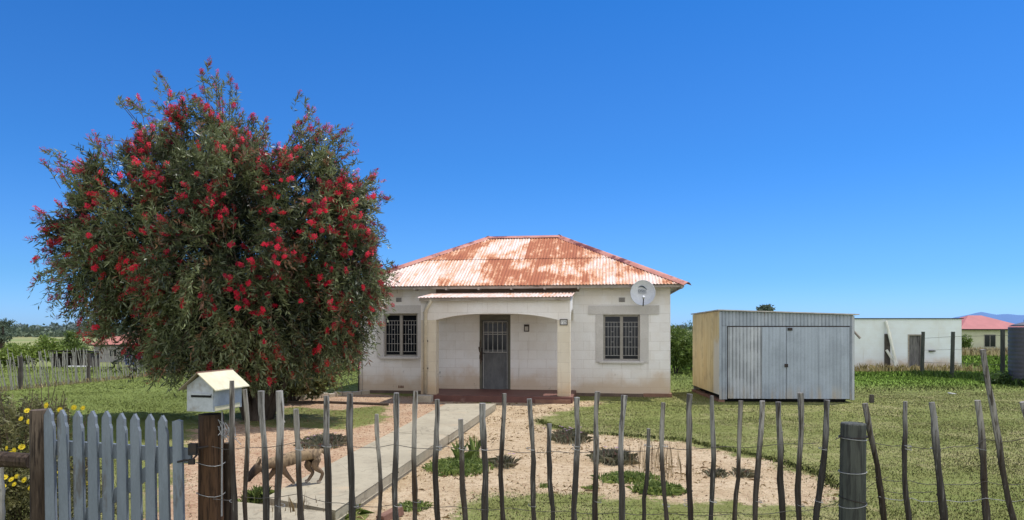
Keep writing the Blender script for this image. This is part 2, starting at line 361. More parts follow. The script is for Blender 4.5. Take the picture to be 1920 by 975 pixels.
M['bark'] = plain('bark', (.085,.065,.05), (.05,.038,.03), 9, .95, .8, (4,4,.8))
M['twig'] = plain('twig', (.12,.085,.06), (.07,.05,.035), 9, .95, .3)

# ------------------------------------------------------------------ world and sun
SUN = Vector((.35, .21, 1.0)).normalized()
el = math.asin(SUN.z); az = math.atan2(SUN.x, SUN.y)
SKY_T = [(.36,.66,1.36,1),(.27,.57,1.02,1),(.19,.54,.98,1),(.09,.51,.98,1)]
w = bpy.data.worlds.new('World'); sc.world = w; w.use_nodes = True
nt = w.node_tree; sky = nt.nodes.new('ShaderNodeTexSky'); sky.sky_type = 'NISHITA'; sky.sun_disc = False
sky.sun_elevation = el; sky.sun_rotation = az; sky.altitude = 0; sky.air_density = 1.0; sky.dust_density = .25; sky.ozone_density = 3.2
# clear deep blue to the front, bright cloud added behind the camera to fill the shaded facade
gen = nt.nodes.new('ShaderNodeTexCoord'); sep = nt.nodes.new('ShaderNodeSeparateXYZ'); nt.links.new(gen.outputs['Generated'], sep.inputs[0])
rp = nt.nodes.new('ShaderNodeValToRGB'); nt.links.new(sep.outputs[2], rp.inputs[0]); rp.color_ramp.interpolation = 'EASE'
rp.color_ramp.elements[0].position = 0; rp.color_ramp.elements[0].color = SKY_T[0]
rp.color_ramp.elements[1].position = .6; rp.color_ramp.elements[1].color = SKY_T[3]
for p_, c_ in ((.08, SKY_T[1]), (.25, SKY_T[2])): e_ = rp.color_ramp.elements.new(p_); e_.color = c_
mu = nt.nodes.new('ShaderNodeMix'); mu.data_type = 'RGBA'; mu.blend_type = 'MULTIPLY'; mu.inputs[0].default_value = 1
nt.links.new(sky.outputs[0], mu.inputs[6]); nt.links.new(rp.outputs[0], mu.inputs[7])
mr = nt.nodes.new('ShaderNodeMapRange'); mr.interpolation_type = 'SMOOTHSTEP'; nt.links.new(sep.outputs[1], mr.inputs[0]); mr.inputs[1].default_value = -.02; mr.inputs[2].default_value = -.45
cn = nt.nodes.new('ShaderNodeTexNoise'); nt.links.new(gen.outputs['Generated'], cn.inputs['Vector']); cn.inputs['Scale'].default_value = 3.5; cn.inputs['Detail'].default_value = 5
cr = nt.nodes.new('ShaderNodeMapRange'); nt.links.new(cn.outputs[0], cr.inputs[0]); cr.inputs[1].default_value = .3; cr.inputs[2].default_value = .6; cr.inputs[3].default_value = .45; cr.inputs[4].default_value = 1
mm = nt.nodes.new('ShaderNodeMath'); mm.operation = 'MULTIPLY'; nt.links.new(mr.outputs[0], mm.inputs[0]); nt.links.new(cr.outputs[0], mm.inputs[1])
cl = nt.nodes.new('ShaderNodeMix'); cl.data_type = 'RGBA'; nt.links.new(mm.outputs[0], cl.inputs[0]); nt.links.new(mu.outputs[2], cl.inputs[6]); cl.inputs[7].default_value = (9.9, 9.9, 10.1, 1)
nt.links.new(cl.outputs[2], nt.nodes['Background'].inputs[0])
nt.nodes['Background'].inputs[1].default_value = .15
L = bpy.data.lights.new('sun', 'SUN'); L.energy = 4.8; L.angle = R(.5); L.color = (1, .955, .89)
lo = bpy.data.objects.new('sun', L); COL.objects.link(lo); lo.rotation_euler = SUN.to_track_quat('Z', 'Y').to_euler(); lo.location = (10, 6, 30)
cam = bpy.data.cameras.new('camera'); co = bpy.data.objects.new('camera', cam); COL.objects.link(co); sc.camera = co
co.location = (0, 0, EYE); co.rotation_euler = (R(90), 0, 0); cam.sensor_width = 36; cam.lens = 36 * F / 1920
cam.shift_y = (HY - 487.5) / 1920; cam.clip_end = 30000; cam.clip_start = .05
sc.view_settings.view_transform = 'Standard'; sc.view_settings.look = 'None'; sc.view_settings.exposure = 0

# ------------------------------------------------------------------ ground, beds, path
ys = [-6.0]; 
while ys[-1] < 9000: ys.append(ys[-1] + max(.5, .045 * max(ys[-1], 0)))
ts = np.linspace(-1.9, 1.9, 121); ys = np.array(ys)
X = ts[None, :] * (np.abs(ys)[:, None] + 10); Y = np.repeat(ys[:, None], 121, 1); Z = gz(X, Y)
V = np.stack([X, Y, Z], -1).reshape(-1, 3); nr, nc = X.shape
Fs = [(i*nc+j, i*nc+j+1, (i+1)*nc+j+1, (i+1)*nc+j) for i in range(nr-1) for j in range(nc-1)]
me = bpy.data.meshes.new('ground'); me.from_pydata(V.tolist(), [], Fs); me.update()
prop(link_mesh('ground', me, M['ground'], smooth=True), 'level lawn around the house running out into flat fields', kind='structure')

def ragged(poly, step=.16, amp=.085):
    out = []; n = len(poly)
    for i in range(n):
        a, b = Vector(poly[i][:2]), Vector(poly[(i+1) % n][:2]); L_ = (b-a).length; k = max(1, int(L_/step))
        nn = Vector((-(b-a).y, (b-a).x)) / max(L_, 1e-6)
        for q in range(k):
            p = a.lerp(b, q/k); out.append(p + nn * random.gauss(0, amp) * (1 if 0 < q else .3))
    return out
def sheet(name, poly, z, mat, label, cell=.11, rim=.34, hole=None):
    A = np.array([tuple(p) for p in poly]); B2 = np.roll(A, -1, 0); lo_, hi_ = A.min(0)-.5, A.max(0)+.5
    gx, gy = np.meshgrid(np.arange(lo_[0], hi_[0], cell), np.arange(lo_[1], hi_[1], cell)); q_ = np.stack([gx.ravel(), gy.ravel()], 1)
    ab = B2 - A; ln = np.maximum((ab**2).sum(1), 1e-9); ap = q_[:, None, :] - A[None]; t_ = np.clip((ap*ab[None]).sum(2)/ln, 0, 1)
    dist = np.sqrt(((ap - t_[..., None]*ab[None])**2).sum(2)).min(1); sd = np.where(in_poly(q_[:, 0], q_[:, 1], A), dist, -dist)
    if hole is not None:
        A2 = np.array([tuple(p) for p in hole]); ab2 = np.roll(A2, -1, 0) - A2; ap2 = q_[:, None, :] - A2[None]; t2 = np.clip((ap2*ab2[None]).sum(2)/np.maximum((ab2**2).sum(1), 1e-9), 0, 1)
        d2 = np.sqrt(((ap2 - t2[..., None]*ab2[None])**2).sum(2)).min(1); sd = np.minimum(sd, np.where(in_poly(q_[:, 0], q_[:, 1], A2), -np.minimum(d2, .30), d2))
    ny, nx = gx.shape; ok = (sd > -rim).reshape(ny, nx); fs = []; idx = -np.ones(len(q_), int); vs = []; at_ = []
    for r_ in range(ny-1):
        for c_ in range(nx-1):
            if ok[r_, c_] and ok[r_+1, c_] and ok[r_, c_+1] and ok[r_+1, c_+1]:
                f_ = []
                for k_ in (r_*nx+c_, r_*nx+c_+1, (r_+1)*nx+c_+1, (r_+1)*nx+c_):
                    if idx[k_] < 0: idx[k_] = len(vs); vs.append((q_[k_, 0], q_[k_, 1], z)); at_.append(sd[k_])
                    f_.append(int(idx[k_]))
                fs.append(tuple(f_))
    me_ = bpy.data.meshes.new(name); me_.from_pydata(vs, [], fs); a_ = me_.attributes.new('edge', 'FLOAT', 'POINT'); a_.data.foreach_set('value', np.array(at_, np.float32)); me_.update()
    return prop(link_mesh(name, me_, mat), label, kind='structure')
P2 = lambda L_: [at(*p)[:2] for p in L_]
BED = ragged(P2([(870,748),(1085,752),(1120,748),(1128,757),(1075,768),(1020,782),(1008,792),(1035,803),(1090,815),(1180,821),(1280,829),(1380,850),(1470,871),(1540,895),(1572,920),(1560,944),(1480,952),(1330,946),(1180,936),(1050,930),(940,924),(890,934),(868,960),(850,1000),(820,1100),(440,1100),(500,985),(560,950)]))
SOIL = ragged(P2([(900,752),(800,746),(690,738),(640,741),(540,752),(440,788),(372,800),(340,850),(310,920),(250,1100),(640,1100),(580,950),(600,935)]))
sheet('garden_bed', BED, .004, M['sand'], 'pale sandy garden bed beside the path')
PATCH = P2([(720,760),(725,790),(640,806),(560,802),(470,800),(430,785),(480,768),(560,764),(640,770)])       # grass left standing in the soil
sheet('soil_bed', SOIL, .006, M['soil'], 'reddish bare soil between the path and the lawn', hole=PATCH)

# the path: two slabs with an undercut edge
def slab(b, q, z0, z1, cut=.03):
    c = sum((Vector(p[:2]) for p in q), Vector((0, 0))) / len(q)
    b.prism([p[:2] for p in q], 'z', z0 + .045, z1)
    b.prism([tuple(Vector(p[:2]) + (c - Vector(p[:2])).normalized() * cut) for p in q], 'z', -.05, z0 + .044)
pz = .14
b = MB()
L0, L1 = at(837,757,pz), at(497,934,pz); R0, R1 = at(930,757,pz), at(628,957,pz)
k = 2
for i in range(k):                                              # bays cast one after another
    a0, a1 = i / k + .0008, (i + 1) / k - .0008
    slab(b, [L0.lerp(L1, a0), R0.lerp(R1, a0), R0.lerp(R1, a1), L0.lerp(L1, a1)], .0, pz)
e0, e1, e2, e3 = at(428,939,.125), at(622,961,.125), at(600,1160,.125), at(300,1160,.125)
slab(b, [e0, e1, e2, e3], 0, .125)
prop(b.build('path', M['path'], bevel=.006), 'worn concrete garden path leading up to the porch', kind='structure')
PATHP = [L0[:2], R0[:2], R1[:2], e2[:2], e3[:2], L1[:2]]

# ------------------------------------------------------------------ the house
HO = Vector((-.065, 16.28, 0)); HA = -R(8.05)
ux, uy = math.cos(HA), math.sin(HA); HU = Vector((ux, uy, 0)); HV = Vector((-uy, ux, 0))
def fac(px, py, v=0.0):
    """pixel -> (u, z) on the plane of the house at depth v behind the front wall"""
    d = Vector(((px-CX)/F, 1, (HY-py)/F)); c = Vector((0, 0, EYE))
    t_ = (v - (c - HO).dot(HV)) / d.dot(HV); p = c + d * t_
    return (p - HO).dot(HU), p.z
house = empty('house', HO, HA, 'small whitewashed block house with rusty corrugated hip roof and arched front porch', 'house')
U0, U1 = fac(672, 700)[0], fac(1257, 700)[0]; DEP = 5.5; HT = 2.64
W = []
wl = [fac(719,588), fac(783,669)]; wr = [fac(1131,590), fac(1200,677)]; dr = [fac(899,590), fac(957,727)]
holes = [(wl[0][0], wl[1][0], wl[1][1], wl[0][1]), (wr[0][0], wr[1][0], wr[1][1], wr[0][1]), (dr[0][0], dr[1][0], .10, dr[0][1])]
b = MB(); us = sorted({U0, U1, *[h[i] for h in holes for i in (0, 1)]}); zs = sorted({-.5, HT, *[h[i] for h in holes for i in (2, 3)]})
inside = lambda u, z: any(h[0] < u < h[1] and h[2] < z < h[3] for h in holes)
for i in range(len(us)-1):
    for j in range(len(zs)-1):
        if not inside((us[i]+us[i+1])/2, (zs[j]+zs[j+1])/2):
            b.add([(us[i],0,zs[j]),(us[i+1],0,zs[j]),(us[i+1],0,zs[j+1]),(us[i],0,zs[j+1])], [(0,1,2,3)])
for h in holes:
    b.add([(h[0],0,h[2]),(h[0],.2,h[2]),(h[0],.2,h[3]),(h[0],0,h[3])], [(0,1,2,3)]); b.add([(h[1],0,h[2]),(h[1],.2,h[2]),(h[1],.2,h[3]),(h[1],0,h[3])], [(3,2,1,0)])
    b.add([(h[0],0,h[3]),(h[1],0,h[3]),(h[1],.2,h[3]),(h[0],.2,h[3])], [(3,2,1,0)]); b.add([(h[0],0,h[2]),(h[1],0,h[2]),(h[1],.2,h[2]),(h[0],.2,h[2])], [(0,1,2,3)])
b.add([(U1,0,-.5),(U1,DEP,-.5),(U1,DEP,HT),(U1,0,HT)], [(0,1,2,3)]); b.add([(U0,0,-.5),(U0,DEP,-.5),(U0,DEP,HT),(U0,0,HT)], [(3,2,1,0)])
b.add([(U0,DEP,-.5),(U1,DEP,-.5),(U1,DEP,HT),(U0,DEP,HT)], [(3,2,1,0)])
b.build('wall', M['wall'], house, fix=False)
# strip at the foot, coloured dark as the shadow there, the brick end at the right
b = MB(); b.box(U0-.02, U1-.62, -.028, .0-.002, -.3, .075); b.build('plinth', plain('foot_shadow_strip', (.17,.12,.09), (.11,.08,.065), 4, .9, .4), house)  # not a real plinth, a dark strip standing for the shadow
b = MB(); b.box(U1-.615, U1+.035, -.045, .6, -.3, .085); b.build('plinth', M['brick'], house)['label'] = 'red brick plinth block at the right corner'

def corr(b, P, Uv, Vv, Nv, width, vtop, per=.076, amp=.009, vbot=None, sub=6, rows=1, uvs=None, u_off=0.0, ph=0.0):
    """corrugated sheet: P corner, Uv across, Vv up the sheet, vtop(u) its upper end"""
    n = max(2, int(width/per*sub)); base = len(b.v); vs = []; fs = []
    for i in range(n+1):
        u = width*i/n; hi = vtop(u); lo_ = vbot(u) if vbot else 0; off = amp*math.cos(2*math.pi*(u+ph)/per)
        for j in range(rows+1):
            v = lo_ + (hi-lo_)*j/rows; vs.append(P + Uv*u + Vv*v + Nv*off)
            if uvs is not None: uvs.append((u + u_off, v))
    for i in range(n):
        for j in range(rows):
            a = i*(rows+1)+j; fs.append((a, a+rows+1, a+rows+2, a+1))
    b.add(vs, fs); return b
def build_uv(b, uvs, name, mat, parent, thick=.0):
    o = b.build(name, mat, parent, smooth=True, fix=False); me_ = o.data; l = me_.uv_layers.new(name='UVMap')
    for lp in me_.loops: l.data[lp.index].uv = uvs[lp.vertex_index]
    return o
OH = .33; E = 2.60; run = (DEP + 2*OH)/2; pitch = math.atan2(1.52, run)
ul, ur = U0-OH, U1+OH; vf, vb = -OH, DEP+OH; wd = ur-ul; sl = run/math.cos(pitch); rz = E + 1.52
b = MB(); uvs = []; zx = Vector
seam = 1.72
hip = lambda u: max(.02, min(u, wd-u, run)/math.cos(pitch))
nf = zx((0, -math.sin(pitch), math.cos(pitch))); sf = zx((0, math.cos(pitch), math.sin(pitch)))
corr(b, zx((ul, vf, E)), zx((1,0,0)), sf, nf, wd, lambda u: min(hip(u), seam+.06), uvs=uvs)
corr(b, zx((ul, vf, E)) + nf*.010, zx((1,0,0)), sf, nf, wd, lambda u: max(hip(u), .02), vbot=lambda u: min(hip(u), seam), uvs=uvs)
nb = zx((0, math.sin(pitch), math.cos(pitch))); sb = zx((0, -math.cos(pitch), math.sin(pitch)))
corr(b, zx((ur, vb, E)), zx((-1,0,0)), sb, nb, wd, hip, uvs=uvs, u_off=20)
wd2 = vb-vf; hip2 = lambda u: max(.02, min(u, wd2-u)/math.cos(pitch))
nr_ = zx((math.sin(pitch), 0, math.cos(pitch))); corr(b, zx((ur, vf, E)), zx((0,1,0)), zx((-math.cos(pitch), 0, math.sin(pitch))), nr_, wd2, hip2, uvs=uvs, u_off=40)
nl_ = zx((-math.sin(pitch), 0, math.cos(pitch))); corr(b, zx((ul, vb, E)), zx((0,-1,0)), zx((math.cos(pitch), 0, math.sin(pitch))), nl_, wd2, hip2, uvs=uvs, u_off=60)
roof = build_uv(b, uvs, 'roof', M['roof'], house)
ra, rb = zx((ul+run, vf+run, rz)), zx((ur-run, vf+run, rz))
for p, q in ((ra, rb), (zx((ul, vf, E)), ra), (zx((ur, vf, E)), rb), (zx((ul, vb, E)), ra), (zx((ur, vb, E)), rb)):
    d = (q-p).normalized(); side = d.cross(zx((0,0,1))).normalized(); n_ = side.cross(d)
    prof = [(-.135, -.040), (-.075, .008), (-.03, .030), (0, .036), (.03, .030), (.075, .008), (.135, -.040)]
    b = MB(); p2, q2 = p - d*.04, q + d*.05
    vs = [e + side*s_ + n_*(h_ + .012) for e in (p2, q2) for s_, h_ in prof]; m_ = len(prof)
    b.add(vs, [(i, i+1, m_+i+1, m_+i) for i in range(m_-1)]); b.build('ridge_cap', M['cap'], roof, smooth=True, fix=False)
# timber under the eaves: fascia, soffit, rafters
b = MB()
for x0, x1, y0, y1 in ((ul+.05, ur-.05, vf+.05, vf+.075), (ul+.05, ur-.05, vb-.075, vb-.05), (ul+.05, ul+.075, vf+.08, vb-.08), (ur-.075, ur-.05, vf+.08, vb-.08)): b.box(x0, x1, y0, y1, E-.075, E-.012)
b.build('fascia', M['fascia'], house)
b = MB(); b.box(ul+.08, ur-.08, vf+.08, -.004, E-.035, E-.02); b.box(U1+.004, ur-.08, .0, vb-.08, E-.035, E-.02); b.box(ul+.08, U0-.004, 0, vb-.08, E-.035, E-.02)
b.build('soffit', M['fascia'], house)
for u in np.arange(ul+.25, ur-.1, .78): MB().box(u, u+.045, vf+.02, -.003, E-.10, E-.037).build('rafter_end', M['fascia'], house)

def window(h, lint, jl, jr, sill):
    u0, u1, z0, z1 = h; w_ = empty('window', (0,0,0)); w_.parent = house
    b = MB(); fw = .045; um = (u0+u1)/2
    b.box(u0+.002, u0+fw, .06, .12, z0+.002, z1-.002); b.box(u1-fw, u1-.002, .06, .12, z0+.002, z1-.002); b.box(u0+fw, u1-fw, .06, .12, z1-fw, z1-.002); b.box(u0+fw, u1-fw, .06, .12, z0+.002, z0+fw)
    b.box(um-.035, um+.035, .055, .125, z0+fw, z1-fw); b.build('frame', M['frame'], w_)
    for a, c in ((u0+fw, um-.035), (um+.035, u1-fw)):
        MB().box(a, c, .10, .108, z0+fw, z1-fw).build('pane', M['glass'], w_)
        b = MB(); ca = (c-a); H = z1-z0-2*fw
        for k_ in range(1, 5):
            if k_ != 3: b.tube([(a+ca*k_/5, .092, z0+fw+.08), (a+ca*k_/5, .092, z1-fw-.13)], .0045, 6)
        b.tube([(a+ca*3/5, .092, z0+fw+.08), (a+ca*3/5, .092, z1-fw-.13)], .0045, 6)
        for q in (.08, .28, .52, .76): zz = z0+fw+H*q; b.tube([(a, .086, zz), (c, .086, zz)], .005, 6)
        for q in (.40, .64): zz = z0+fw+H*q; b.tube([(a+ca*.4, .088, zz), (a+ca*.6, .088, zz)], .0045, 6)
        b.tube([(a, .086, z1-fw-.13), (c, .086, z1-fw-.13)], .005, 6); b.build('burglar_bars', M['white_metal'], w_)
    b = MB(); b.box(lint[0], lint[1], -.022, -.002, z1+.004, lint[2], ); b.build('lintel', M['surround'], house)
    for a, c in (jl, jr): MB().box(a, c, -.018, -.002, sill[2]-.02, z1+.0).build('jamb', M['surround'], house)
    MB().box(sill[0], sill[1], -.075, .055, z0-.055, z0-.004).build('sill', M['surround'], house, bevel=.006)
window(holes[0], (fac(693,580)[0], fac(790,580)[0], fac(700,573)[1]), (fac(707,600)[0], holes[0][0]-.004), (holes[0][1]+.004, fac(792,600)[0]), (fac(713,670)[0], fac(786,670)[0], fac(713,668)[1]))
window(holes[1], (fac(1103,580)[0], fac(1236,580)[0], fac(1103,573)[1]), (fac(1117,600)[0], holes[1][0]-.004), (holes[1][1]+.004, fac(1216,600)[0]), (fac(1123,680)[0], fac(1207,680)[0], fac(1117,678)[1]))

# front door with its grille
u0, u1, z0, z1 = holes[2]
b = MB(); b.box(u0+.002, u0+.055, .03, .13, z0, z1-.003); b.box(u1-.055, u1-.002, .03, .13, z0, z1-.003); b.box(u0+.055, u1-.055, .03, .13, z1-.13, z1-.003); b.build('door_frame', M['door_frame'], house)
door = MB().box(u0+.06, u1-.06, .08, .12, z0+.012, z1-.135).build('door', M['door'], house)
zt, zm = z1-.22, z0+.98
MB().box(u0+.12, u1-.12, .074, .0785, zm, zt).build('pane', M['glass'], door)
b = MB()
for k_ in range(6): q = u0+.085+(u1-u0-.17)*k_/5; b.tube([(q, .05, zm-.06), (q, .05, zt+.05)], .008, 6)
for z_ in (zm-.06, zm+.42, zt-.25, zt+.05): b.tube([(u0+.085, .044, z_), (u1-.085, .044, z_)], .009, 6)
b.tube([(u0+.085, .05, z0+.05), (u0+.085, .05, zm-.06)], .008, 6); b.tube([(u1-.085, .05, z0+.05), (u1-.085, .05, zm-.06)], .008, 6); b.build('security_grille', M['white_metal'], door)
b = MB(); b.box(u0+.035, u0+.075, .015, .05, z0+.72, z0+1.02); b.tube([(u0+.06, .02, z0+.9), (u0+.06, -.02, z0+.9), (u0+.15, -.02, z0+.9)], .012, 6); b.build('handle', M['dark_metal'], door)
b = MB(); random.seed(3)
for i in range(14):
    cx_, cz_ = u0+.02+random.gauss(0, .018), z0+.66+i*.04; r_ = random.uniform(.018, .04)
    b.box(cx_-r_*.5, cx_+r_*.45, -.0025-.0002*i, -.0015-.0002*i, cz_-.02, cz_+.03)
b.build('worn_patch', M['twig'], house)
# ventilators
for px, py in ((748,562), (1166,562)):
    u, z = fac(px, py); b = MB(); b.box(u-.075, u+.075, -.012, -.002, z-.055, z+.055); vent = b.build('vent', M['surround'], house)
    b = MB()
    for k_ in range(4): b.box(u-.065, u+.065, -.0175, -.0125, z-.046+k_*.025, z-.034+k_*.025)
    b.build('slot', M['dark_metal'], vent)
u, z = fac(752, 725); b = MB()
for k_ in range(4): b.box(u-.07+k_*.037, u-.048+k_*.037, -.008, -.001, z-.03, z+.03)
b.build('air_brick', M['brick'], house)

# porch
PD = -1.50                                                     # its front face
pl0, pl1 = fac(789,700,PD)[0], fac(817,700,PD)[0]; pr0, pr1 = fac(1045,700,PD)[0], fac(1069,700,PD)[0]
zf = .14; spring = fac(817,600,PD)[1]; crown = fac(900,588,PD)[1]; ztop = fac(900,562,PD)[1]
MB().box(pl0-.02, pr1+.06, PD-.16, -.03, -.2, zf).build('porch_floor', M['red_floor'], house, bevel=.012)
MB().box(fac(1005,752,PD)[0], pr1+.02, PD-.235, PD-.163, -.2, .085).build('step', M['brick'], house)
for a, c in ((pl0, pl1), (pr0, pr1)): MB().box(a, c, PD, PD+.28, zf-.02, spring).build('pillar', M['pillar_paint'], house, bevel=.008)
prof = [(pl0, spring+.001), (pl1, spring+.001)]
for i in range(1, 24):
    q = i/24; prof.append((pl1+(pr0-pl1)*q, spring + (crown-spring)*(1-abs(2*q-1)**2.6)))
prof += [(pr0, spring+.001), (pr1, spring+.001), (pr1, ztop), (pl0, ztop)]
MB().prism(prof, 'y', PD+.003, PD+.26).build('arch_beam', M['porch_paint'], house)
zw = fac(1000,549,0)[1]
for a, c in ((pl0+.003, pl0+.2), (pr1-.2, pr1-.003)):
    prof = [(PD+.262, spring)]
    for i in range(0, 17): q = i/16; prof.append((PD+.29+(-.32-PD)*q, spring + .25*math.sin(math.pi*q)**.6))
    prof += [(-.002, spring), (-.002, zw-.04), (PD+.262, ztop-.001)]
    MB().prism(prof, 'x', a, c).build('side_arch', M['wall'] if a > 0 else M['porch_paint'], house)
# its sheet roof
pe0, pe1 = fac(783,556,PD-.12)[0], fac(1072,556,PD-.12)[0]; ze = fac(930,557,PD-.12)[1]
b = MB(); uvs = []; p0 = zx((pe0, PD-.14, ze)); vv = zx((0, -.003-(PD-.14), zw+.012-ze)); Lp = vv.length; vv.normalize(); nn = zx((1,0,0)).cross(vv)
corr(b, p0, zx((1,0,0)), vv, nn, pe1-pe0, lambda u: Lp, uvs=uvs, u_off=80); build_uv(b, uvs, 'porch_roof', M['porch_roof'], house)
MB().box(pe0+.03, pe1-.03, PD-.10, PD-.06, ze-.075, ze-.012).build('fascia', M['fascia'], house)
b = MB(); b.box(pe0+.03, pe1-.03, PD-.058, PD+.2, ze-.025, ze-.012); b.build('soffit', M['fascia'], house)
MB().box(fac(818,541)[0], fac(1086,541)[0], -.03, -.003, zw+.02, E-.055).build('eave_shade_board', plain('brown_eave_shade', (.17,.12,.085), (.10,.075,.055), 3, .8, .3, (1,1,3)), house)  # brown board added as the shade on the wall under the eave
# downpipe at the left pillar
um = fac(799, 650, PD-.07)[0]
b = MB(); b.tube([(um+.10, PD-.06, ze-.03), (um+.10, PD-.07, ze-.10), (um+.06, PD-.09, ze-.17), (um-.0, PD-.07, ze-.26), (um-.02, PD-.06, ze-.36), (um-.02, PD-.055, zf+.02)], .043, 12)
b.tube([(um-.02, PD-.056, ze-.345), (um-.02, PD-.056, ze-.30)], .05, 12); dp = b.build('downpipe', plain('downpipe_paint', (.62,.56,.43), (.52,.45,.33), 5, .6, .15, spots=((.22,.14,.09), .6, .8)), house, smooth=True)
for z_ in (.7, 1.3): MB().box(um-.07, um+.03, PD-.06, PD-.003, z_, z_+.03).build('bracket', M['dark_metal'], dp)
b = MB(); b.tube([(U0+.012, -.02, .05), (U0+.012, -.02, E-.15), (U0+.05, -.03, E-.05)], .016, 6); b.build('downpipe', M['dark_metal'], house)
b = MB(); b.tube([(U0+.10, -.006, .05), (U0+.10, -.006, 2.1)], .006, 5); uu, zz = fac(745,550); b.tube([(uu, -.006, zz), (uu-.01, -.006, zz+.16), (uu+.04, -.02, zz+.26)], .006, 5); b.build('cable', M['frame'], house)

def to_world(u, v, z): return HO + HU*u + HV*v + Vector((0,0,z))
# concrete block under the downpipe
u, z = fac(796, 752, PD-.30)
blk = prop(MB().box(-.17, .17, -.11, .11, 0, .155).build('concrete_block', M['concrete'], bevel=.015), 'rough concrete block at the foot of the left porch pillar', 'block'); blk.location = to_world(u, PD-.30, 0); blk.rotation_euler.z = HA

def text_mesh(body, size, mat, parent, name, loc):
    cu = bpy.data.curves.new(name, 'FONT'); cu.body = body; cu.size = size; cu.align_x = 'CENTER'; cu.align_y = 'CENTER'; cu.extrude = .001
    tmp = bpy.data.objects.new(name, cu); COL.objects.link(tmp); bpy.context.view_layer.update()
    me_ = bpy.data.meshes.new_from_object(tmp.evaluated_get(bpy.context.evaluated_depsgraph_get())); bpy.data.objects.remove(tmp)
    me_.materials.clear(); o = link_mesh(name, me_, mat, parent); o.location = loc; o.rotation_euler.x = R(90); return o
u, z = fac(1057, 604, PD)
sg = empty('house_number_sign', to_world(u, PD, z), HA, 'small white house number sign in a dark frame on the right porch pillar', 'sign')
b = MB(); a, h = .082, .064; b.box(-a,a,-.022,-.003,h-.016,h); b.box(-a,a,-.022,-.003,-h,-h+.016); b.box(-a,-a+.016,-.022,-.003,-h+.016,h-.016); b.box(a-.016,a,-.022,-.003,-h+.016,h-.016); b.build('frame', M['sign_frame'], sg)
MB().box(-a+.016, a-.016, -.012, -.004, -h+.016, h-.016).build('board', M['sign_white'], sg); text_mesh('725', .085, M['sign_grey'], sg, 'number', (0, -.0145, -.002))
u, z = fac(987.5, 615)
sg = empty('wall_plaque', to_world(u, 0, z), HA, 'small dark framed plaque on the porch wall beside the front door', 'plaque')
b = MB(); a, h = .062, .085; b.box(-a,a,-.022,-.002,h-.05,h); b.box(-a,a,-.022,-.002,-h,-h+.02); b.box(-a,-a+.02,-.022,-.002,-h+.02,h-.05); b.box(a-.02,a,-.022,-.002,-h+.02,h-.05); b.build('frame', M['sign_frame'], sg)
MB().box(-a+.02, a-.02, -.010, -.003, -h+.02, h-.05).build('panel', M['surround'], sg)

# satellite dish
dc = pt(1205.5, 550.5, 15.25); dish = empty('satellite_dish', dc, R(-14), 'round white satellite dish fixed below the right end of the eaves', 'satellite dish')
dish.rotation_euler = (R(-9), R(0), R(-12))
b = MB(); rs, na = 8, 36; vs = [(0, 0, 0)]; RR = .268; dep = .095
for k_ in range(1, rs+1):
    r_ = k_/rs
    for i in range(na): q = 2*math.pi*i/na; vs.append((RR*r_*math.cos(q), -dep*r_*r_, RR*1.06*r_*math.sin(q)))
fs = [(0, 1+i, 1+(i+1) % na) for i in range(na)] + [(1+(k_-1)*na+i, 1+k_*na+i, 1+k_*na+(i+1) % na, 1+(k_-1)*na+(i+1) % na) for k_ in range(1, rs) for i in range(na)]
b.add(vs, fs); refl = b.build('reflector', M['dish_white'], dish, smooth=True, fix=False)
b = MB(); b.tube([(RR*math.cos(q), -dep, RR*1.06*math.sin(q)) for q in np.linspace(0, 2*math.pi, na+1)], .007, 6, False); b.build('rim', M['dish_white'], refl, smooth=True)
b = MB(); b.tube([(0, .0, -RR*.85), (.005, -.08, -RR*1.10), (.02, -.30, -RR*.62)], [.012,.012,.011], 8); b.build('arm', M['dark_metal'], dish)
b = MB(); b.tube([(.02, -.27, -RR*.60), (.02, -.33, -RR*.52)], [.022, .03], 10); b.ball((.02, -.26, -RR*.55), .03, .03, .03); b.build('receiver', M['dish_white'], dish, smooth=True)
b = MB(); b.tube([(0, .012, 0), (0, .18, -.05), (0, .37, -.05)], .02, 8); b.box(-.08, .08, .355, .372, -.15, .06); b.build('bracket', M['dark_metal'], dish)
lg = text_mesh('DStv', .085, M['logo'], refl, 'logo', (-.02, -.035, .055))
b = MB(); ar = [(-.10+.19*q, -.045-.02*q*q, .135+.045*math.sin(math.pi*q*1.1)-.05*q) for q in np.linspace(0, 1, 10)]; b.tube(ar, [.004+.011*math.sin(math.pi*q) for q in np.linspace(0, 1, 10)], 5); b.tube([(-.11, -.03, .008), (.08, -.03, .008)], .004, 5); b.build('logo', M['logo'], refl)

# ------------------------------------------------------------------ the metal shed
s0 = at(1350, 754); s1 = at(1600, 755); SA = math.atan2(s1.y-s0.y, s1.x-s0.x); SW = (s1-s0).length; SD = 2.5
shed = empty('metal_shed', s0, SA, 'grey corrugated iron shed with double doors and a yellow side wall', 'shed')
h0 = pt(1350, 583, s0.y).z; h1 = pt(1600, 591, s1.y).z; zb = .06
hu = lambda u: h0 + (h1-h0)*u/SW
zl_ = pt(1400, 611, s0.y).z
ud0, udm, ud1 = [(at(px, 754).x - s0.x) for px in (1364, 1472, 1588)]
b = MB(); Zv, Xv, Nv = zx((0,0,1)), zx((1,0,0)), zx((0,-1,0))
fr = lambda a, c, zlo, zhi, y, per=.076, amp=.008: corr(b, zx((a, y, 0)), Xv, Zv, Nv, c-a, zhi, per, amp, vbot=zlo, ph=a)
fr(0, SW, lambda u: zl_, lambda u: hu(u), .0)                    # strip over the doors
b.build('front_wall', M['zinc'], shed, smooth=True, fix=False)
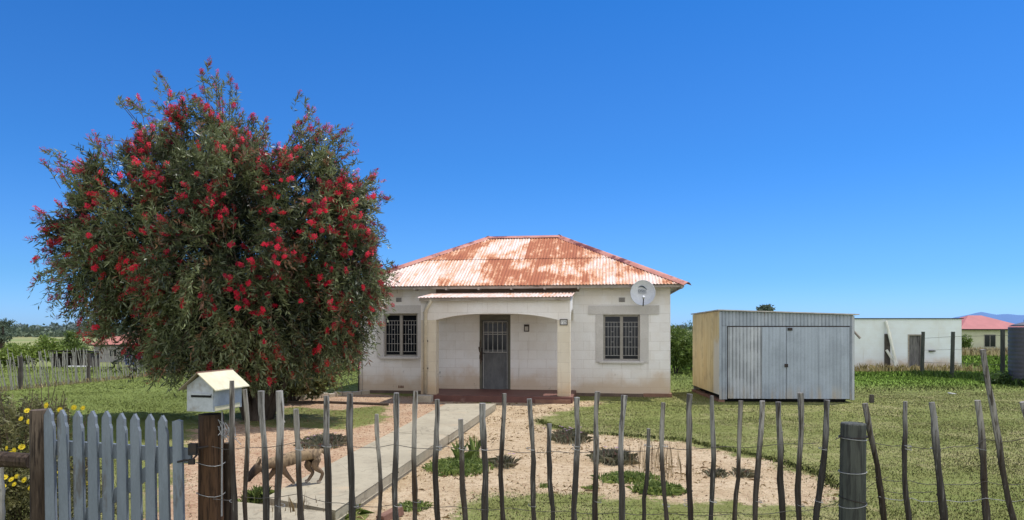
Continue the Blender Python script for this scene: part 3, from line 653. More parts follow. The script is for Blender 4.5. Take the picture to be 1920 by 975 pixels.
b = MB(); fr(0, ud0-.015, lambda u: zb, lambda u: zl_-.004, .0); b.build('front_wall', M['zinc'], shed, smooth=True, fix=False)
b = MB(); fr(ud1+.015, SW, lambda u: zb, lambda u: zl_-.004, .0, .1); b.build('front_wall', M['zinc'], shed, smooth=True, fix=False)
for a, c, mt, per, amp in ((ud0, udm-.006, 'zinc_pale', .076, .012), (udm+.006, ud1, 'zinc_blue', .076, .0035)):
    b = MB(); fr(a, c, lambda u: zb+.02, lambda u: zl_-.025, -.012, per, amp); dl = b.build('door', M[mt], shed, smooth=True, fix=False)
    b = MB(); w_ = c-a
    [MB().box(q_, q_+.018, .004, .035, zb+.03, zl_-.03).build('stile', M['dark_metal'], dl) for q_ in (a+.004, c-.022)]
    if mt == 'zinc_pale':
        b = MB(); q_ = at(1427, 754).x - s0.x; fr(q_, c-.002, lambda u: zb+.02, lambda u: zl_-.027, -.027, .076, .006); b.build('door_panel', M['zinc_blue'], dl, smooth=True, fix=False)
        MB().box(c-.04, c+.03, -.06, -.034, .76, .83).build('latch', M['dark_metal'], dl)
    else: MB().box(a+.02, a+.12, -.034, -.018, zl_-.10, zl_-.04).build('bracket', M['dark_metal'], dl)
b = MB(); b.box(.004, SW-.004, .05, .055, zb, min(h0, h1)-.03); b.build('backing', M['black'], shed)
b = MB(); b.box(ud0-.012, ud1+.012, -.002, .03, zl_-.0235, zl_-.0055); b.build('lintel', M['dark_metal'], shed)
MB().box(-.02, .03, -.02, -.011, zb, hu(0)-.02).build('corner_trim', M['zinc'], shed); MB().box(SW-.03, SW+.015, -.02, -.011, zb, hu(SW)-.02).build('corner_trim', M['zinc_pale'], shed)
hbk = lambda u: hu(u) - .035
b = MB(); b.add([(-.004,0,zb+.10),(-.004,SD,zb+.12),(-.004,SD,hbk(0)),(-.004,0,hu(0))], [(3,2,1,0)]); 
b = MB(); nbd = 12
for i in range(nbd):
    a, c = SD*i/nbd+.002, SD*(i+1)/nbd-.002; zt0 = hu(0) + (hbk(0)-hu(0))*(a/SD) - .005; off = random.uniform(0, .004)
    b.box(-.022-off, -.003, a, c, zb+.10, zt0)
b.build('side_wall', M['yellow'], shed)
b = MB(); b.box(SW+.001, SW+.015, .0, SD, zb, h1-.04); b.box(.0, SW, SD-.01, SD, zb, min(h0, h1)-.04); b.build('back_wall', M['zinc'], shed)
b = MB()
for i in range(6): b.box(-.03-.012*(i % 2), .10, .08+i*.41, .46+i*.41, -.03, .045+.008*(i % 3)); 
b.box(-.04, .10, .0, .075, -.05, .052); b.build('brick_footing', M['brick'], shed)
b = MB(); b.box(.12, SW-.1, .14, SD-.1, -.05, zb+.02); b.build('base', M['black'], shed)
b = MB(); ang = (h1-h0)/SW
vs = []
for u in (-.06, SW+.09):
    for y_ in (-.09, SD+.05):
        zz = hu(u) + (hbk(0)-h0)*(y_/SD) + .006; vs += [(u, y_, zz), (u, y_, zz+.022)]
b.add(vs, [(0,2,3,1),(4,5,7,6),(0,1,5,4),(2,6,7,3),(0,4,6,2),(1,3,7,5)]); b.build('roof', plain('shed_roof_edge', (.58,.56,.52), (.42,.38,.34), 4, .6, .1), shed)
b = MB(); b.tube([(SW+.015, .3, h1-.25), (SW+.10, .25, h1-.32), (SW+.24, .2, h1-.50)], .025, 8); b.build('pipe', M['fascia'], shed)

# short stake on the lawn, brick bit, rubbish
p = at(1634, 755); st = prop(MB().tube([(0,0,-.1),(.003,0,.06),(.008,0,.17)], [.05,.05,.048], 9).build('stake', M['far_post']), 'short dark wooden stake stump on the lawn right of the metal shed', 'stake'); st.location = p
p = at(1785, 739); q = prop(MB().box(-.1,.1,-.05,.05,0,.03).build('paper_scrap', M['sign_white'], bevel=.01), 'small white scrap lying in the long grass at right', 'litter'); q.location = p; q.rotation_euler = (R(6), R(8), R(24))
p = at(733, 972); q = prop(MB().box(-.11,.11,-.05,.05,-.01,.065).build('brick', M['brick'], bevel=.006), 'loose red brick on the sandy bed beside the path', 'brick'); q.location = p; q.rotation_euler = (R(-8), R(-10), R(52))

# kerb and pipe left of the house
kr = empty('garden_kerb', at(600, 746), 0, 'row of low concrete kerb blocks edging the lawn left of the house', 'kerb')
pts = [at(512,756), at(560,751), at(600,747), at(640,743), at(692,739)]
for i in range(4):
    a, c = pts[i], pts[i+1]; d = (c-a); L_ = d.length; ang_ = math.atan2(d.y, d.x); n_ = 3
    for j in range(n_):
        m = Matrix.Translation(a + d*((j+.5)/n_) - kr.location) @ Matrix.Rotation(ang_+random.uniform(-.05,.05), 4, 'Z')
        MB().box(-L_/n_/2+.012, L_/n_/2-.012, -.06, .06, -.05, .10+random.uniform(-.02,.015), m).build('kerb_block', M['concrete'], kr, bevel=.01)
q = prop(MB().tube([at(540,757)+Vector((0,0,.03)), at(620,757)+Vector((0,0,.03)), at(728,761)+Vector((0,0,.03))], .03, 8).build('pipe', M['twig']), 'long thin pipe lying on the bare soil left of the porch', 'pipe')

# ------------------------------------------------------------------ gate, posts, letterbox
GD = 3.92
def stick(b, top, bot, r0, r1, n=9, seg=16, wob=.013, knots=2):
    top, bot = Vector(top), Vector(bot); ph, ph2 = random.uniform(0, 6), random.uniform(0, 6); pts_ = []; rd = []; gir = random.uniform(.82, 1.1)
    for i in range(seg+1):
        q = i/seg; p = bot.lerp(top, q) + Vector((math.sin(q*5+ph)*wob + math.sin(q*13+ph2)*wob*.35 + random.gauss(0, .0016), math.cos(q*4+ph2)*wob, 0))*(1 if i < seg else .8)
        pts_.append(p); rd.append((r1 + (r0-r1)*q)*random.uniform(.84, 1.14)*gir)
    b.tube(pts_, rd, n)
    for k_ in range(knots):
        i = random.randint(2, seg-1); a_ = random.uniform(0, 6.28); d = Vector((math.cos(a_), math.sin(a_), .35)).normalized()
        b.tube([pts_[i], pts_[i]+d*rd[i]*1.25], [rd[i]*.55, rd[i]*.3], 6)
    return pts_
def below(px0, py0, px1, py1, d):
    """a stick seen from (px0,py0) down to (px1,py1), carried on into the ground"""
    a, c = pt(px0, py0, d), pt(px1, py1, d); k_ = (-.25 - a.z)/(c.z - a.z); return a, a + (c-a)*k_

lp = prop(MB().tube([pt(76, 768, 3.95)*1.0 + Vector((0,0,0)), pt(77, 850, 3.95), pt(78, 975, 3.95), Vector((pt(78,975,3.95).x, 3.95, -.3))][::-1], [.058,.057,.055,.054], 12).build('gatepost', M['gatepost'], smooth=False), 'dark weathered gatepost at the hinge side of the grey gate', 'post')
b = MB(); c0 = pt(396, 776, 4.06); b.tube([Vector((c0.x, 4.06, -.3)), Vector((c0.x+.003, 4.06, .5)), Vector((c0.x, 4.06, c0.z))], [.078,.074,.07], 14)
mp = b.build('gatepost', wood_stick('letterbox_post_wood', (.05,.036,.027), (.095,.052,.029), 1.0, (.03,.018,.012), .0)); prop(mp, 'thick brown wooden gatepost carrying the white letterbox', 'post')
b = MB(); b.tube([Vector((c0.x+.085, 4.1, -.3)), Vector((c0.x+.09, 4.1, pt(400,830,4.1).z))], .03, 8); b.build('side_stake', M['gatepost'], mp)
b = MB(); b.tube([c0+Vector((.075,-.03,-.6)), c0+Vector((.077,-.03,.02))], .005, 6); b.build('rod', M['bright_wire'], mp)
for z_ in (.80, .62):
    b = MB(); b.tube([(c0.x+.082*math.cos(a_), 4.06+.082*math.sin(a_), z_+.01*math.sin(a_*2)) for a_ in np.linspace(0, 6.28, 15)], .0022, 5, False); b.build('wire_tie', M['bright_wire'], mp)
b = MB(); random.seed(21)
for i in range(7):
    q0 = c0 + Vector((.07, -.05, -.07)); b.tube([q0 + Vector((.10*k_/5*random.uniform(.4,1.3), random.uniform(-.02,.02), .05*math.sin(k_*1.3+i)-.012*k_)) for k_ in range(6)], .0022, 5)
b.build('wire_tangle', M['bright_wire'], mp)

gate = empty('picket_gate', (pt(90,800,GD).x, GD, 0), 0, 'sagging grey painted picket gate with pointed tops', 'gate')
g0 = gate.location; random.seed(5)
for i in range(10):
    xl = pt(90 + 26.7*i, 0, GD).x - g0.x; tz = pt(0, 765 + 1.75*i + random.uniform(-1.5, 1.5) + (3 if i == 9 else 0), GD).z; w_ = .056; ln = .012
    prof = [(0, .05), (w_, .05), (w_, tz-.10), (w_-.008, tz-.075), (w_-.008, tz-.035), (w_/2, tz), (.006, tz-.035), (.004, tz-.09)]
    if i == 9: prof = [(0, .05), (w_, .05), (w_, tz-.02), (w_*.6, tz-.012), (.004, tz-.02)]
    b = MB(); b.prism(prof, 'y', -.012, .010); o = b.build('picket', M['gate_paint'], gate, bevel=.002); o.location.x = xl; o.rotation_euler = (random.uniform(-.008,.008), R(-1.0)+random.uniform(-.0025,.0025), random.uniform(-.015,.015))
    if i == 9: o['label'] = 'shorter end picket with a worn top'
Wg = pt(90+26.7*9+22, 0, GD).x - g0.x
for py0, py1 in ((826, 842), (1090, 1105)):
    za, zc = pt(0, py0, GD).z, pt(0, py1, GD).z; b = MB(); vs = [(.0, y_, za+d_) for y_ in (.012, .04) for d_ in (0, -.085)] + [(Wg+.01, y_, zc+d_) for y_ in (.012, .04) for d_ in (0, -.085)]
    b.add(vs, [(0,1,5,4),(2,6,7,3),(0,4,6,2),(1,3,7,5),(0,2,3,1),(4,5,7,6)]); b.build('rail', M['gate_paint'], gate, bevel=.002)
a, c = (pt(135, 985, GD) - g0), (pt(318, 856, GD) - g0); d = (c-a).normalized(); n_ = Vector((-d.z, 0, d.x))*.035; a -= d*.35
b = MB(); b.add([p_ + Vector((0, y_, 0)) for y_ in (.0125, .038) for p_ in (a-n_, c-n_, c+n_, a+n_)], [(0,1,2,3),(7,6,5,4),(0,4,5,1),(1,5,6,2),(2,6,7,3),(3,7,4,0)]); b.build('brace', M['gate_paint'], gate, bevel=.002)
b = MB(); lx = Wg; lz = pt(0, 842, GD).z; b.box(lx-.0, lx+.045, .0, .03, lz-.035, lz+.03); b.tube([(lx+.03, .01, lz), (lx+.09, .06, lz+.005)], .006, 6); b.build('latch', M['dark_metal'], gate)
b = MB(); b.tube([(lx-.05, -.02, lz-.07), (lx-.01, -.022, lz-.06), (lx+.03, -.01, lz-.06), (lx+.05, .02, lz-.03)], .006, 6); b.box(lx+.012, lx+.045, -.025, -.005, lz-.085, lz-.055); b.build('chain', M['dark_metal'], gate)

b = MB(); a, c = pt(-140, 838, 4.0), pt(58, 850, 4.0); rf = empty('rail_fence', (a.x, 4.0, 0), 0, 'weathered wooden rail fixed to the left gatepost', 'fence')
m = lambda p_: p_ - rf.location
b.tube([m(a)+Vector((0,0,-.045)), m(a.lerp(c,.5))+Vector((0,.004,-.045)), m(c)+Vector((0,0,-.045))], [.05,.046,.044], 10); b.build('rail', M['gatepost'], rf)
b = MB(); stick(b, m(pt(0, 878, 3.95)), m(Vector((pt(6, 975, 3.95).x, 3.95, -.25))), .02, .022); b.build('picket', M['far_stick'], rf)

lb = empty('letterbox', Vector((pt(400,773,3.9).x, 3.9, 1.122)), R(-12), 'small white house-shaped letterbox with cream pitched roof on the brown gatepost', 'letterbox')
Wm, Dm, Hm, Rg = .17, .27, .145, .215
b = MB(); b.prism([(-Wm,0),(0,0),(0,Hm),(-Wm/2,Rg-.012),(-Wm,Hm)], 'y', 0, Dm); b.build('body', M['letter_white'], lb, bevel=.002)
MB().box(-.142, -.012, -.004, .006, .080, .094).build('slot', M['black'], lb)
b = MB(); b.prism([(-.14,.094),(-.010,.094),(-.010,.099),(-.14,.106)], 'y', -.012, -.001); b.build('slot_hood', M['letter_white'], lb)
MB().box(-.0-.003, .004, .012, Dm-.02, .002, .028).build('sunlit_strip', M['letter_roof'], lb)  # cream strip painted as sunlight along the bottom of the side
for s_ in (-1, 1):
    ex, ez = (Wm/2+.035), Rg - (Wm/2+.035)*math.tan(math.atan2(Rg-Hm, Wm/2))
    ax = -Wm/2; p0, p1 = Vector((ax, 0, Rg+.004)), Vector((ax+s_*ex, 0, ez+.004)); b = MB()
    b.add([(p0.x,-.03,p0.z),(p0.x,Dm+.03,p0.z),(p1.x,Dm+.03,p1.z),(p1.x,-.03,p1.z),(p0.x,-.03,p0.z+.006),(p0.x,Dm+.03,p0.z+.006),(p1.x,Dm+.03,p1.z+.006),(p1.x,-.03,p1.z+.006)], [(0,1,2,3),(4,7,6,5),(0,3,7,4),(1,5,6,2),(2,6,7,3),(0,4,5,1)])
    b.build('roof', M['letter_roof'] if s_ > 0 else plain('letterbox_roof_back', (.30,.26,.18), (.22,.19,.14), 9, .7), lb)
b = MB(); b.tube([(-Wm/2, -.032, Rg+.007), (-Wm/2, Dm+.032, Rg+.007)], .006, 6); b.build('ridge', M['brick'], lb)

# ------------------------------------------------------------------ the stick fence along the road
fence = empty('stick_fence', (0, 3.9, 0), 0, 'front fence of rough upright sticks strung on wire with one thick round post', 'fence')
ST = [(436,714,437,5),(456,730,463,6),(494,733,495,6),(522,733,526,7),(558,767,564,6),(612,742,612,7.5),(655,737,665,6.5),(708,776,707,5.5),(742,737,746,6),(777,733,782,6.5),(818,749,824,6.2),(866,786,872,6),(908,756,905,6.4),(947,738,942,6),(992,748,998,6),(1030,794,1039,5.5),(1078,745,1081,5.6),(1120,734,1120,6.2),(1168,741,1168,6),(1215,804,1213,5.5),(1243,755,1250,5.5),(1296,739,1289,6.2),(1331,742,1338,5.4),(1385,751,1382,6),(1427,752,1421,5.5),(1464,754,1465,5.5),(1499,737,1502,5.6),(1549,750,1533,5.8),(1617,756,1663,6.4),(1699,753,1705,6),(1743,754,1771,7),(1833,751,1850,6.6),(1843,655,1905,7.2),(1918,753,1975,6.5),(1990,745,1998,6),(2050,750,2044,6)]
random.seed(17)
for px, py, pb, wv in ST:
    d = 3.9 + random.uniform(-.02, .02); a, c = below(px, py, pb, 975, d); o_ = Vector((c.x, d, 0)); r_ = wv/F*d*.93
    b = MB(); stick(b, a-o_, c-o_, r_*.92, r_*1.08, knots=3 if random.random() < .5 else 1); s_ = b.build('picket', M['stick'], fence, smooth=False); s_.location = o_ - fence.location
    if py < 700: s_['label'] = 'tallest stick, leaning to the left'
d = 3.84; c = pt(1600, 793, d); b = MB()
rp = .066; pts_ = [Vector((pt(1597,975,d).x-.01, d, -.3)), Vector((pt(1598,975,d).x, d, .5)), Vector((c.x, d, c.z-.006)), Vector((c.x, d, c.z))]
b.tube([p_-fence.location for p_ in pts_], [.071,.070,.0665,.062], 20); post = b.build('post', M['round_post'], fence, smooth=False)
for py, tl, mt in ((818,.004,'dark_metal'),(822,-.006,'bright_wire'),(884,.003,'bright_wire'),(936,-.014,'dark_metal'),(946,.012,'bright_wire')):
    z_ = pt(0, py, d).z; b = MB(); b.tube([Vector((c.x-.004+.0715*math.cos(a_), d+.0715*math.sin(a_), z_+tl*math.cos(a_)*1.0)) - fence.location for a_ in np.linspace(0, 6.28, 19)], .0026, 5, False)
    if py == 818: b.tube([Vector((c.x-.07, d-.01, z_))-fence.location, Vector((c.x-.115, d-.03, z_-.012))-fence.location], .0028, 5); b.ball(Vector((c.x+.075, d, z_-.004))-fence.location, .009, .009, .009, 6, 5)
    b.build('wire_tie', M[mt], post)
random.seed(31)
for seq in ([(400,838),(470,838),(560,828),(640,835),(740,834),(840,838),(940,842),(1040,847),(1140,842),(1240,840),(1360,836),(1460,832),(1575,822)],
            [(400,935),(450,932),(560,925),(640,944),(740,946),(850,950),(960,952),(1060,958),(1160,960),(1260,962),(1380,962),(1480,958),(1560,945),(1640,905),(1675,882)],
            [(1620,823),(1700,836),(1790,838),(1850,825),(1930,819),(2060,812)], [(1640,895),(1705,900),(1760,907),(1850,902),(1930,906),(2060,904)], [(1650,932),(1710,935),(1770,937),(1850,935),(1930,935),(2060,938)], [(1655,918),(1710,922),(1770,914)]):
    pts_ = []
    for i in range(len(seq)-1):
        for q in (0, .33, .66): pts_.append((seq[i][0]*(1-q)+seq[i+1][0]*q + random.uniform(-3,3), seq[i][1]*(1-q)+seq[i+1][1]*q + 5*math.sin(q*3.14) + random.uniform(-1.2,1.2)))
    b = MB(); b.tube([pt(x_, y_, 3.875 if k_ % 4 < 2 else 3.925) - fence.location for k_, (x_, y_) in enumerate(pts_)], .0019, 5); b.build('wire', M['bright_wire'] if seq[0][1] in (932,) else M['wire'], fence)
for i in range(40):                                            # wire wound on some of the sticks
    px, py, pb, wv = random.choice(ST); q = random.choice((836, 842, 948, 940)); 
    if q < py + 15: continue
    xx = px + (pb-px)*(q-py)/(975-py); cc = pt(xx, q, 3.9); r_ = wv/F*3.9+.004
    MB().tube([cc + Vector((r_*math.cos(a_), r_*math.sin(a_), .006*math.sin(a_*.7))) - fence.location for a_ in np.linspace(0, 7.5, 13)], .0018, 4).build('wire_tie', M['bright_wire'], fence)


# ------------------------------------------------------------------ boundary fences
def picket_line(name, label, A, B, n, h, lean, posts, ph, rad=.0115):
    A, B = Vector(A), Vector(B); o = empty(name, (A.x, A.y, float(gz(A.x, A.y))), 0, label, 'fence'); loc = Vector(o.location)
    for i in range(n):
        q = (i + random.uniform(-.3, .3))/n; p = A.lerp(B, q); p.z = float(gz(p.x, p.y)); hh = h*random.uniform(.86, 1.1); l = lean + random.gauss(0, .09)
        b = MB(); dx = (B-A).normalized()*l*hh; mid = Vector((random.gauss(0,.012), random.gauss(0,.012), 0))
        b.tube([p-loc+Vector((0,0,-.1)), p-loc+dx*.5+mid+Vector((0,0,hh*.5)), p-loc+dx+Vector((0,0,hh))], [rad*1.1, rad, rad*.9], 6); b.build('picket', M['far_stick'], o, fix=False)
    b = MB()
    for i in range(n):
        q = (i + random.uniform(.2, .8))/n; p = A.lerp(B, q); p.z = float(gz(p.x, p.y)); hh = h*random.uniform(.7, 1.05); dx = (B-A).normalized()*(lean + random.gauss(0, .12))*hh
        b.tube([p-loc+Vector((0,0,-.1)), p-loc+dx+Vector((0,0,hh))], [rad, rad*.85], 5)
    prop(b.build('pickets', M['far_stick'], o, fix=False), kind='stuff')
    for q in posts:
        p = A.lerp(B, q); p.z = float(gz(p.x, p.y)); b = MB(); b.tube([p-loc+Vector((0,0,-.2)), p-loc+Vector((0,0,ph))], [.062,.055], 10); b.build('post', M['far_post'], o)
    for z_ in (.35, .8): 
        b = MB(); b.tube([Vector((0,0,z_*h)) + Vector((A.lerp(B,k_/8).x-loc.x, A.lerp(B,k_/8).y-loc.y, float(gz(*A.lerp(B,k_/8)[:2]))-loc.z)) for k_ in range(9)], .004, 5); b.build('wire', M['wire'], o)
    return o
random.seed(8)
picket_line('boundary_fence', 'long side fence of thin leaning bleached sticks across the left lawn', (-13.3, 14.6, 0), (-11.35, 27.6, 0), 99, .98, -.16, (.01, (17.8-14.6)/13, (20.1-14.6)/13, (22.8-14.6)/13, .84, .99), .86)
picket_line('boundary_fence', 'low pale stick fence across the back, seen left of the house', (-10.9, 27.7, 0), (-1.5, 26.4, 0), 60, .78, 0, (.01, .33, .66, .99), .85)
wf = empty('wire_fence', (14.6, 20.4, 0), 0, 'tall dark posts of a wire fence in front of the white outbuilding', 'fence')
pp = [(1731, 622, 697, 25.0), (1787, 622, 706, 22.6), (1880, 617, 716, 20.3), (2060, 610, 740, 16.6)]
tops = []
for px, py, pb, d in pp:
    a, c = pt(px, py, d), pt(px-2 if px < 1800 else px, pb, d); g = float(gz(c.x, c.y)); b = MB()
    b.tube([Vector((c.x, d, g-.3))-wf.location, c-wf.location, a-wf.location], [.066,.063,.058], 10); b.build('post', M['round_post'], wf); tops.append((Vector((c.x, d, g)), a.z-g))
for k_ in (.5, .95, 1.38):
    b = MB(); b.tube([t_[0]+Vector((0,0,k_))-wf.location for t_ in tops], .005, 5); b.build('wire', M['wire'], wf)

# ------------------------------------------------------------------ outbuilding, tank, far houses
d = 29.5; z0 = pt(0, 700, d).z; xl, xr = pt(1478, 0, d).x, pt(1803, 0, d).x; zt = pt(0, 598, d).z
ob = empty('outbuilding', (xl, d, z0), 0, 'low white flat-roofed outbuilding with a weathered door behind the metal shed', 'outbuilding')
Wd, H = xr-xl, zt-z0; zg = -.4
dx0, dx1 = pt(1702,0,d).x-xl, pt(1729,0,d).x-xl; dz = pt(0,629,d).z-z0
mw = m_wall('bluish_white_outbuilding_wall', (.78,.82,.86), yellow=0, joint=.25)
b = MB(); b.box(0, dx0, 0, .2, zg, H); b.box(dx1, Wd, 0, .2, zg, H); b.box(dx0, dx1, .001, .2, dz, H-.001); b.box(0, .2, .201, 4, zg, H-.002); b.box(Wd-.2, Wd, .201, 4, zg, H-.002); b.box(0, Wd, 3.9, 4.1, zg, H-.003); b.build('wall', mw, ob)
dd = MB().box(dx0+.002, dx1-.002, .06, .10, zg, dz-.002).build('door', plain('outbuilding_door', (.20,.19,.185), (.09,.085,.085), 4, .8, .3, (5,1,.7), spots=((.06,.055,.055), .52, .9)), ob)
b = MB(); b.box(dx0+.0, dx0+.06, -.012, .055, zg, dz); b.box(dx1-.06, dx1, -.012, .055, zg, dz); b.box(dx0, dx1, -.014, .055, dz-.001, dz+.05); b.build('frame', M['fascia'], dd)
MB().box(-.05, Wd+.06, -.06, 4.2, H+.001, H+.035).build('roof', M['dark_metal'], ob)
MB().box(pt(1658,0,d).x-xl, pt(1668,0,d).x-xl, -.05, -.002, zg, pt(0,626,d).z-z0).build('timber_board', M['far_post'], ob)
MB().box(pt(1741,0,d).x-xl, pt(1751,0,d).x-xl, -.12, -.002, pt(0,659,d).z-z0, pt(0,657,d).z-z0).build('hook', M['dark_metal'], ob)
pale = plain('pale_plank', (.82,.80,.72), (.70,.67,.58), 5, .8)
for (xa, ya, xb, yb), lab in (((1661,602,1684,694), 'longest pale pole leaning against the outbuilding wall'), ((1662,656,1688,697), 'short pale plank leaning low against the outbuilding wall'), ((1669,622,1679,690), 'thin pale pole leaning between two others on the outbuilding wall')):
    a, c = pt(xa, ya, d-.07), pt(xb, yb, d-.45); b = MB(); dr_ = (a-c); b.tube([Vector((0,0,0)), dr_*.5, dr_], [.055,.06,.055] if 'thin' not in lab else .04, 8); q = prop(b.build('pole', pale), lab, 'pole', 'poles leaning on the outbuilding'); q.location = c

d = 19.2; cx_ = pt(1936, 0, d).x; g = float(gz(cx_, d)); wt = empty('water_tank', (cx_, d, g), 0, 'dark ribbed cylindrical water tank at the right edge', 'water tank')
b = MB(); Ht = pt(0, 603, d).z-g; rt = .56; pf = [(rt, 0)]
for i in range(14): z_ = Ht*.92*i/14; pf += [(rt, z_+.01), (rt+.006, z_+Ht*.02), (rt+.006, z_+Ht*.045), (rt, z_+Ht*.06)]
b.tube([(0,0,z_) for r_, z_ in pf], [r_ for r_, z_ in pf], 28); b.build('tank_body', plain('dark_tank', (.10,.095,.11), (.075,.07,.085), 3, .5, .1), wt, smooth=True)
b = MB(); b.tube([(0,0,Ht*.925), (0,0,Ht*.955), (0,0,Ht)], [rt*.99, rt*.8, rt*.3], 28); ld = b.build('dome', plain('tank_dome', (.13,.12,.13), (.09,.085,.09), 3, .5, .1), wt, smooth=True)
MB().tube([(0,0,Ht), (0,0,Ht+.05)], .2, 18).build('lid', M['dark_metal'], ld)

def far_house(name, label, px0, px1, pe, pb, pr, d, dep, wallc, roofc, ridge_in, wins):
    xa, xb = pt(px0,0,d).x, pt(px1,0,d).x; z0 = pt(0,pb,d).z; ze = pt(0,pe,d).z-z0; zr_ = pt(0,pr,d).z-z0 + .2; o = empty(name, ((xa+xb)/2, d, z0), 0, label, 'house'); w_ = (xb-xa)/2; ov = .45
    MB().box(-w_+ov, w_-ov, 0, dep-2*ov, -1.5, ze).build('wall', plain(name+'_wall', wallc, tuple(c_*.88 for c_ in wallc), 1, .85, .1), o)
    ri = ridge_in; b = MB(); vs = [(-w_,-ov,ze-.05),(w_,-ov,ze-.05),(w_,dep-ov,ze-.05),(-w_,dep-ov,ze-.05),(-w_+ri,dep/2-ov,zr_),(w_-ri,dep/2-ov,zr_)]
    b.add(vs, [(0,1,5,4),(1,2,5),(2,3,4,5),(3,0,4),(3,2,1,0)]); rf_ = b.build('roof', plain(name+'_roof', roofc, tuple(c_*.85 for c_ in roofc), .8, .7, .1), o)
    MB().box(-w_+.01, w_-.01, -ov+.02, -ov+.05, ze-.20, ze-.052).build('fascia', M['dark_metal'], rf_)
    for (a, c, e, f_) in wins:
        x0, x1, z1_, z0_ = pt(a,0,d).x-o.location.x, pt(c,0,d).x-o.location.x, pt(0,e,d).z-z0, pt(0,f_,d).z-z0
        b = MB(); b.box(x0-.06, x1+.06, -.04, -.003, z1_, z1_+.06); b.box(x0-.06, x1+.06, -.06, -.003, z0_-.06, z0_); b.box(x0-.06, x0, -.04, -.003, z0_, z1_); b.box(x1, x1+.06, -.04, -.003, z0_, z1_); b.box((x0+x1)/2-.03, (x0+x1)/2+.03, -.04, -.003, z0_, z1_)
        wn_ = b.build('window', M['frame'], o); MB().box(x0, x1, -.02, -.004, z0_, z1_).build('pane', M['glass'], wn_)
    return o
far_house('cottage', 'cream cottage with a bright pink hipped roof beyond the outbuilding', 1796, 1935, 616, 662, 593.5, 81, 8, (.56,.54,.42), (.42,.145,.14), 3.6, [(1846,1866,628,650), (1897,1909,629,642)])
far_house('cottage', 'grey walled cottage with a salmon pink roof behind the flowering tree', 168, 352, 645, 690, 619, 80, 9, (.30,.28,.28), (.46,.19,.15), 4.2, [(205,222,655,668), (305,322,655,668)])

# lean-to and a parked car beyond the left fence
d = 31; a = pt(98, 690, d); g = float(gz(a.x, d)); c = pt(160, 690, d); hh = .75
lt = empty('animal_shelter', (a.x, d, g), 0, 'low dark timber shelter under the bushes beyond the left fence', 'shelter'); Wd = c.x-a.x
b = MB(); b.box(0, Wd, 1.0, 1.05, 0, hh); b.box(0, .05, 0, .99, 0, hh); b.box(Wd-.05, Wd, 0, .99, 0, hh); b.build('wall', M['far_post'], lt)
b = MB(); b.add([(-.1,-.2,hh+.12),(Wd+.1,-.2,hh+.12),(Wd+.1,1.2,hh+.01),(-.1,1.2,hh+.01),(-.1,-.2,hh+.16),(Wd+.1,-.2,hh+.16),(Wd+.1,1.2,hh+.05),(-.1,1.2,hh+.05)], [(0,3,2,1),(4,5,6,7),(0,1,5,4),(1,2,6,5),(2,3,7,6),(3,0,4,7)]); b.build('roof', M['dark_metal'], lt)
for k_ in range(4): MB().box(.02+k_*(Wd-.1)/3, .08+k_*(Wd-.1)/3, -.06, 0-.002, 0, hh+.11).build('post', M['far_stick'], lt)
d = 29.3; a = pt(124, 690, d); q = prop(MB().box(0, 1.0, 0, .2, 0, .13).build('white_plank', M['sign_white'], bevel=.02), 'white board lying on the grass in front of the dark shelter', 'board'); q.location = (a.x, d, float(gz(a.x, d))+.01); q.rotation_euler.z = R(-5)

d = 33.0; a = pt(234, 690, d); g = float(gz(a.x+2, d)); car = empty('parked_car', (a.x+2.0, d+.9, g), R(4), 'dark blue car parked beyond the left fence behind the tree', 'car')
paint = plain('blue_car_paint', (.045,.075,.22), (.04,.065,.19), 2, .25, 0, spec=.6); s_ = .85
prof = [(-2.0,.32),(-1.62,.30),(-1.55,.50),(-1.25,.62),(-.95,.50),(-.88,.27),(.88,.27),(.95,.50),(1.25,.62),(1.55,.50),(1.62,.30),(2.0,.36),(2.03,.62),(1.95,.82),(1.05,.92),(.45,1.36),(-.9,1.40),(-1.55,1.0),(-2.0,.95),(-2.05,.6)]
MB().prism(prof, 'y', -s_, s_).build('body', paint, car, bevel=.03)
for s2 in (-1, 1):
    for pr_ in ([(-.85,1.0),(-.05,.98),(-.05,1.30),(-.80,1.32)], [(.03,.98),(.80,.95),(.40,1.28),(.03,1.30)]):
        b = MB(); b.prism(pr_, 'y', s2*(s_+.004), s2*(s_-.01)); b.build('window', M['glass'], car)
    for x_ in (-1.25, 1.25):
        b = MB(); b.tube([(x_, s2*(s_-.19), .30), (x_, s2*(s_+.0), .30)], .29, 18); wh = b.build('wheel', M['black'], car); MB().tube([(x_, s2*(s_+.002), .30), (x_, s2*(s_+.012), .30)], .17, 14).build('rim', M['grey_metal'], wh)
for y_ in (-.6, .6): MB().ball((-2.02, y_, .75), .05, .14, .08).build('headlight', M['sign_white'], car)

